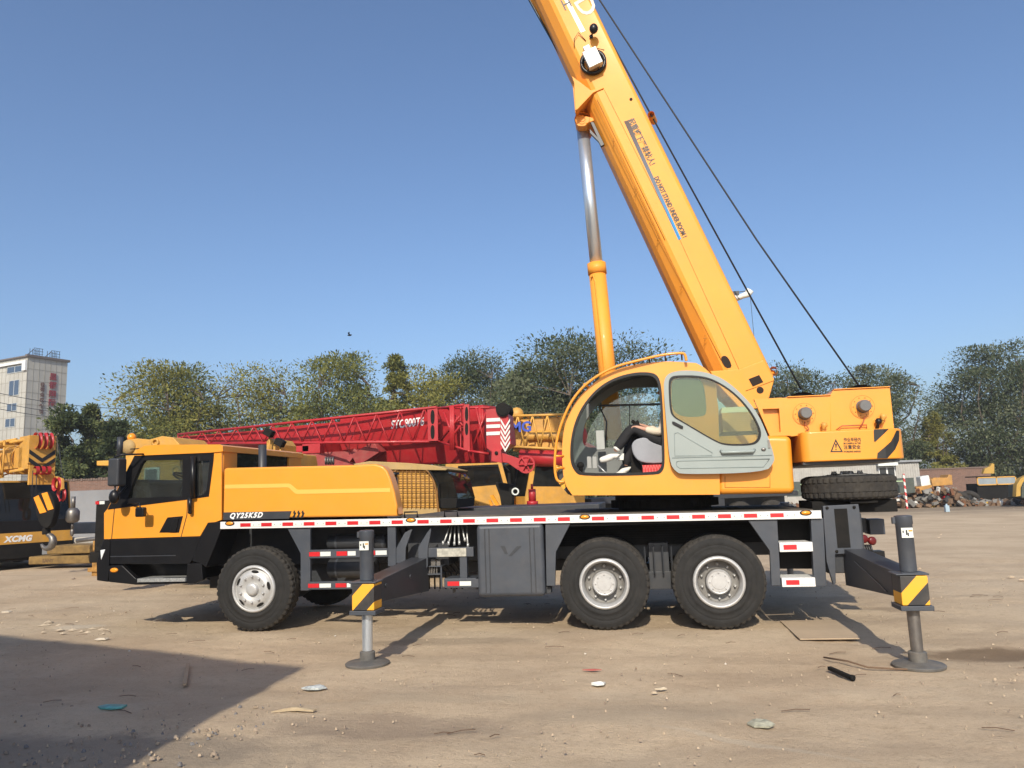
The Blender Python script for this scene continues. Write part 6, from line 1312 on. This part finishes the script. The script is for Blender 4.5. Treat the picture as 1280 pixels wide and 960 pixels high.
for o in kids(HDL): o.data.transform(Matrix.Translation((.63, 0, 0)) @ Matrix.Rotation(math.pi/2, 4, 'Z'))
sh2 = MB()
for y in (-.2, -.05, .1): sh2.lathe([(0, .24), (.03, .19), (.07, .19), (.1, .24)], (.62, y, 3.6), (0, 1, 0), 22); sh2.lathe([(0, .12), (.1, .12)], (.68, y, 2.75), (0, 1, 0), 16)
sh2.lathe([(0, .2), (.03, .15), (.07, .15), (.1, .2)], (.9, .25, 2.35), (0, 1, 0), 20); sh2.lathe([(0, .2), (.03, .15), (.07, .15), (.1, .2)], (1.0, .35, 2.05), (0, 1, 0), 20); sh2.build('sheave', RED, HDL)
MB().prism([(.6, 2.6), (1.1, 2.5), (1.15, 2.2), (.9, 2.15), (.6, 2.4)], .35, .42).build('nose_plate', YELO, HDL, .01)
rs = MB()
for y in (-.25, -.15): rs.tube([(.7, y, 2.75), (.72, y, 2.0)], .012, 5)
rs.tube([(.9, .3, 3.5), (1.1, .5, 1.8)], .012, 5); rs.build('wire_rope', CABLE, HDL)
# hook block (hangs from this crane, moves by itself)
hbk = empty('hook_block', LC.matrix_world @ Vector((0, 0, 0)), 'black hook block with diagonal yellow stripes and a steel hook at far left', 'hook block')
ph = at3(55, 645, 7.6)
hbk.location = (ph.x, ph.y, 0)
m_ = MB(); m_.prism(chaikin(pl(PX, [(42, 624), (49, 615), (62, 614), (68, 628), (68, 640), (62, 660), (52, 660), (45, 644)], 7.6), 1), 7.6, 7.8); m_.tube([at3(58, 660, 7.8), at3(58, 668, 7.8)], .1, 10)
mo = m_.build('side_plate', BLKM, hbk, .02); MB().prism(pl(PX, [(42, 622), (48, 619), (58, 640), (50, 642)], 7.59), 7.585, 7.6).prism(pl(PX, [(52, 617), (59, 615), (67, 636), (60, 638)], 7.59), 7.585, 7.6).build('yellow_stripe', AMB, mo)
h2 = MB(); cx = at3(59, 677, 7.8); h2.tube([at3(58, 664, 7.8)]+[cx+Vector((.17*math.cos(t), 0, .17*math.sin(t))) for t in [1.4-i*.42 for i in range(11)]], [.06, .06, .07, .08, .09, .095, .09, .08, .07, .06, .045, .03], 10); h2.build('hook', STL, hbk)
MB().lathe([(0, .2), (.05, .16), (.1, .2)], at3(58, 626, 7.65), (0, 1, 0), 18).build('sheave', REDD, hbk)
settle(hbk)
wb = at3(91, 645, 8.2); wt = empty('overhaul_ball', (wb.x, wb.y, 0), 'small grey hook weight hanging right of the striped hook block', 'hook weight')
MB().lathe([(.22, .03), (.2, .1), (.12, .16), (-.1, .16), (-.16, .12), (-.18, .03)], wb, (0, 0, 1), 18).build('weight', STL, wt); MB().tube([wb+Vector((0, 0, .2)), wb+Vector((0, 0, .5))], .05, 8).tube([wb+Vector((0, 0, -.15)), wb+Vector((0, 0, -.35))], .03, 8).ball(wb+Vector((0, 0, -.42)), .09, 10, (.6, .5, 1.2)).build('hook', STL, wt); settle(wt)
# ================================================================== left background: wall, slabs
CON = mat('grey_concrete', (.19, .20, .215), .9, var=.15, vscale=.6, dust=.2); BRK = mat('old_brick', (.16, .085, .06), .9, var=.4, vscale=5)
def brickmat():
    T = BRK.node_tree; N = T.nodes; L = T.links; P = N['Principled BSDF']; b = N.new('ShaderNodeTexBrick'); b.inputs['Scale'].default_value = 1; b.inputs['Brick Width'].default_value = .25; b.inputs['Row Height'].default_value = .07; b.inputs['Mortar Size'].default_value = .012
    b.inputs['Color1'].default_value = (.20, .10, .065, 1); b.inputs['Color2'].default_value = (.12, .062, .045, 1); b.inputs['Mortar'].default_value = (.19, .165, .14, 1)
    tc = N.new('ShaderNodeTexCoord'); s_ = N.new('ShaderNodeSeparateXYZ'); c_ = N.new('ShaderNodeCombineXYZ'); L.new(tc.outputs['Object'], s_.inputs[0]); L.new(s_.outputs['X'], c_.inputs['X']); L.new(s_.outputs['Z'], c_.inputs['Y']); L.new(c_.outputs[0], b.inputs['Vector'])
    mx = N.new('ShaderNodeMix'); mx.data_type = 'RGBA'; mx.inputs['Factor'].default_value = .45; old = P.inputs['Base Color'].links[0].from_socket; L.new(b.outputs['Color'], mx.inputs['A']); L.new(old, mx.inputs['B']); L.new(mx.outputs['Result'], P.inputs['Base Color'])
brickmat()
SLB = mat('rusty_yellow_slab', (.20, .125, .035), .8, var=.4, vscale=6, dust=.4, dcol=(.18, .10, .05))
w0 = at3(60, 650, 24); wl_ = empty('yard_wall', (w0.x, 24, 0), 'grey rendered wall with a loose brick top left of the truck cab', 'wall'); x1_ = at(330, 640, 24)[0]
zc = at(110, 613, 24)[1]; zb_ = at(110, 600, 24)[1]
MB().box((w0.x-14, 24, 0), (x1_, 24.3, zc)).build('rendered_wall', CON, wl_); MB().box((w0.x-14, 24.01, zc), (x1_, 24.29, zb_)).build('brick_top', BRK, wl_)
rt_ = MB(); r_ = np.random.default_rng(6)
for i in range(120): x = w0.x-5+i*.14; rt_.box((x, 23.97, zb_-.02+r_.uniform(-.02, .02)), (x+.12, 24.33, zb_+.05+r_.uniform(0, .05)))
rt_.build('coping_tiles', mat('coping_dark', (.14, .10, .08), .9), wl_); settle(wl_)
def slab_thing(name, x0, x1, yt, yb, Y, d, m_, label, cat, group=None, txt=None, wear=True):
    a = at3(x0, yb, Y); b = at3(x1, yt, Y); o = empty(name, ((a.x+b.x)/2, Y, a.z), label, cat, group)
    q = MB().box((a.x, Y, max(0, a.z)), (b.x, Y+d, b.z)).build('block', m_, o, .03)
    if txt: text('block_lettering', txt, (b.z-a.z)*.62, (a.x+(b.x-a.x)*.22, Y-.004, a.z+(b.z-a.z)*.25), (1, 0, 0), (0, 0, 1), mat('faded_lettering', (.12, .07, .03), .7), q, ext=.002, bold=.006)
    settle(o); return o
slab_thing('counterweight_slab', 35, 118, 694, 706, 9.6, .9, SLB, 'rusty yellow counterweight slab lettered SANY on the ground at left', 'counterweight slab', 'loose counterweight slabs', 'SANY')
slab_thing('counterweight_slab', 58, 121, 681, 693, 9.7, .8, SLB, 'plain yellow slab lying on top of the SANY slab', 'counterweight slab', 'loose counterweight slabs')
slab_thing('steel_beam', 76, 128, 671, 680, 11, .4, mat('pale_beam', (.45, .43, .38), .7, dust=.3), 'pale flat beam lying behind the yellow slabs', 'beam')
slab_thing('concrete_barrier', 74, 140, 652, 668, 14, .6, mat('dark_barrier', (.16, .17, .17), .8, dust=.3), 'dark grey barrier in front of the grey yard wall', 'barrier')
pv = at3(121, 690, 7.5); tag(MB().box((pv.x-.12, 7.5, 0), (pv.x+.14, 7.9, at(121, 672, 7.5)[1])).box((pv.x-.2, 7.45, .1), (pv.x+.2, 7.95, .2)).build('rusty_post', mat('rust_yellow', (.33, .17, .04), .8, var=.5, vscale=8), bevel=.01), 'rusty yellow steel post in front of the truck cab nose', 'post')
# ================================================================== right background
YW = 44.
def R2(x0, y0, x1, y1, Y): a = at(x0, y1, Y); b = at(x1, y0, Y); return a[0], b[0], max(0, a[1]), b[1]
x0, x1, z0, z1 = R2(975, 577, 1148, 622, YW); of = empty('site_office', ((x0+x1)/2, YW, 0), 'pale corrugated site cabin with a white framed window behind the counterweight', 'cabin')
wa = MB().box((x0, YW, 0), (x1, YW+3, z1))
for i in range(60): x = x0+(x1-x0)*(i+.5)/60; wa.box((x-.04, YW-.03, .05), (x+.04, YW, z1-.1))
wa.build('wall', mat('cabin_grey_sheet', (.38, .37, .34), .6, var=.15, dust=.25), of); MB().box((x0-.15, YW-.2, z1), (x1+.15, YW+3.1, z1+.12)).build('roof', mat('cabin_roof', (.25, .26, .27), .7), of)
a0, a1, b0, b1 = R2(1099, 583, 1118, 598, YW-.05); wf = MB().box((a0, YW-.1, b0), (a1, YW-.035, b1)).build('window', WHT, of); pnn = MB()
for k in range(2): pnn.box((a0+.06+(a1-a0)*k/2, YW-.12, b0+.06), (a0+(a1-a0)*(k+1)/2-.05, YW-.1, b1-.06))
pnn.build('pane', mat('pane_dark', (.03, .035, .04), .1), wf); MB().box((a0-.1, YW-.5, b1+.05), (a1+.1, YW-.1, b1+.25)).build('awning', WREF, wf); MB().box((at(1052, 600, YW)[0], YW-.06, 0), (at(1068, 600, YW)[0], YW-.035, 2.0)).build('door', LGRY, of); settle(of)
x0, x1, z0, z1 = R2(985, 597, 1142, 621, 36); bb2 = empty('display_board', ((x0+x1)/2, 36, 0), 'long dark green barrier board in front of the site cabin', 'board'); bd = MB().box((x0, 36, z0), (x1, 36.2, z1)).build('board', mat('dark_green_board', (.03, .05, .045), .6, dust=.2), bb2)
r_ = np.random.default_rng(1); t_ = MB()
for i in range(14): x = x0+.3+(x1-x0-.8)*i/14; z = z0+(z1-z0)*(.35+.4*(i % 2)); t_.box((x, 35.985, z), (x+r_.uniform(.15, .4), 35.998, z+.07))
t_.build('faded_marking', mat('pale_green_mark', (.32, .42, .25), .7), bd); settle(bb2)
for px_, lab in ((1131, 'thin red and white striped post right of the green board'),):
    q = at3(px_, 605, 35); h_ = at(px_, 592, 35)[1]; tag(MB().box((q.x-.045, 35, 0), (q.x+.045, 35.1, h_)).build('striped_post', RWS, bevel=.01), lab, 'post')
x0, x1, z0, z1 = R2(1160, 585, 1226, 612, 50); wv = empty('brick_wall', ((x0+x1)/2, 50, 0), 'low weathered brick wall behind the scrap heap on the right', 'wall'); MB().box((x0-1, 50, 0), (x1+.6, 50.3, z1)).build('bricks', BRK, wv); MB().box((x0-1, 49.95, z1), (x1+.6, 50.35, z1+.1)).build('coping', MATS['coping_dark'], wv); settle(wv)
# scrap heap (a mass nobody could count)
sc_ = MB(); r_ = np.random.default_rng(12)
SM = [mat('scrap_grey', (.2, .19, .17), .8), mat('scrap_white2', (.6, .58, .53), .8), mat('scrap_brown', (.16, .10, .06), .9), mat('scrap_black', (.03, .03, .03), .8), mat('scrap_yellow', (.5, .3, .04), .7), RUST]
for i in range(1500):
    px_ = r_.uniform(1120, 1290) if i % 4 else r_.uniform(985, 1140); Y = r_.uniform(36, 42); q = at3(px_, 620, Y); hh_ = max(0, .55*math.sin((px_-1120)/27.)+.5) if px_ > 1120 else .15
    s_ = r_.uniform(.05, .28); sc_.m(int(r_.choice(6, p=[.30, .05, .34, .17, .02, .12]))); p = Vector((q.x, Y, r_.uniform(0, 1)*hh_+.05)); sc_.box(p-Vector((s_, s_*.5, s_*.4)), p+Vector((s_, s_*.5, s_*.4)), Matrix.Rotation(r_.uniform(0, 3), 3, Vector(r_.normal(size=3)).normalized()))
tag(sc_.build('scrap_heap', SM, fix=False), kind='stuff')
# tractor-like machine with red wheel
tr_ = at3(1172, 615, 37); TRr = empty('old_loader', (tr_.x, 37, 0), 'broken orange machine with a red wheel hub in front of the brick wall', 'machine')
def zz(x, y, Y=37): return at3(x, y, Y)
m_ = MB(); m_.prism(pl(PX, [(1164, 600), (1168, 597), (1184, 597), (1186, 593), (1190, 594), (1191, 606), (1166, 608)], 37), 37, 38.2); m_.prism(pl(PX, [(1145, 609), (1165, 606), (1167, 617), (1148, 617)], 37), 37, 38); m_.build('body', mat('machine_orange', (.42, .20, .03), .6, var=.25, dust=.3), TRr, .02)
q = zz(1180, 613); wq = MB().lathe([(0, .3), (-.02, .42), (.02, .48), (.3, .48), (.32, .3)], (q.x, 36.8, .48), (0, 1, 0), 24).build('wheel', RUBD, TRr); MB().lathe([(-.01, .28), (.05, .22), (.05, .001)], (q.x, 36.78, .48), (0, 1, 0), 16).build('rim', REDR, wq)
m_ = MB(); m_.prism(pl(PX, [(1150, 596), (1161, 594), (1164, 606), (1152, 608)], 37.2), 37.2, 37.9); m_.build('white_tank', WREF, TRr, .03); settle(TRr)
for px_, Y, lab in ((1198, 37, 'old tyre leaning over in the scrap beside the red wheel'), (1211, 37.5, 'second old tyre tipped over next to the glazed cab')):
    q = at3(px_, 612, Y); c = (q.x, Y, .42); tag(MB().lathe([(-.12, .26), (-.14, .45), (-.08, .5), (.08, .5), (.14, .45), (.12, .26), (-.12, .26)], c, (.45, .6, .65), 28).build('discarded_wheel', RUBD), lab, 'tyre', 'old tyres in the scrap')
x0, x1, z0, z1 = R2(1222, 595, 1270, 607, 38); gc = empty('scrapped_cab', ((x0+x1)/2, 38, 0), 'scrapped machine cab with long glass panes on the heap at right', 'cab'); f_ = MB()
for (u0, u1, v0, v1) in ((x0, x1, z1-.06, z1), (x0, x1, z0, z0+.06), (x0, x0+.06, z0, z1), (x1-.06, x1, z0, z1), ((x0+x1)/2-.03, (x0+x1)/2+.03, z0, z1)): f_.box((u0, 38, v0), (u1, 38.06, v1))
f_.build('frame', YELO, gc); MB().box((x0+.06, 38.02, z0+.06), (x1-.06, 38.03, z1-.06)).build('glass_pane', mat('dusty_glass', (.25, .28, .29), .3), gc); MB().box((x0, 38.1, .0), (x1, 39.6, z0+.1)).box((x0, 38.06, z1), (x1, 39.6, z1+.06)).build('body', BLKM, gc); settle(gc)
tag(MB().prism(pl(PX, [(1229, 592), (1231, 586), (1238, 583), (1240, 579), (1243, 580), (1243, 592)], 40), 40, 40.3).build('digger_tip', mat('arm_yellow', (.45, .26, .03), .6, dust=.3), bevel=.01), 'yellow digger arm tip sticking up behind the scrapped cab', 'machine arm')
ap = pl(PX, [(1270, 621), (1271, 606), (1276, 598), (1284, 594), (1284, 599), (1279, 603), (1276, 610), (1276, 620)], 33); tag(MB().prism(ap, 33, 33.4).m(1).prism(pl(PX, [(1277, 606), (1310, 600), (1310, 628), (1277, 622)], 33.5), 33.5, 35).build('yellow_bonnet', [MATS['arm_yellow'], MATS['dark_green_board']], bevel=.02), 'yellow arched machine cover at the right edge', 'machine cover')
q = at3(1183, 622, 30); tag(MB().box((q.x-.09, 30, 0), (q.x+.09, 30.2, .3)).lathe([(0, .05), (.08, .04), (.08, .001)], (q.x, 30.1, .3), (0, 0, 1), 10).build('water_jug', mat('pale_blue_jug', (.35, .45, .52), .3), bevel=.03), 'pale blue plastic jug standing alone in front of the scrap', 'jug')
# bicycles / clutter behind deck are part of the scrap mass further left

# ================================================================== air
hz = MB().box((-380, -110, -1.2), (380, 640, 46)).build('haze', None, fix=True)
HM = bpy.data.materials.new('haze_air'); HM.use_nodes = True; HM.node_tree.nodes.remove(HM.node_tree.nodes['Principled BSDF'])
pv_ = HM.node_tree.nodes.new('ShaderNodeVolumePrincipled'); pv_.inputs['Density'].default_value = .0007; pv_.inputs['Color'].default_value = (.86, .88, .92, 1); pv_.inputs['Anisotropy'].default_value = .1
HM.node_tree.links.new(pv_.outputs[0], HM.node_tree.nodes['Material Output'].inputs['Volume']); hz.data.materials.clear(); hz.data.materials.append(HM); tag(hz, kind='stuff')
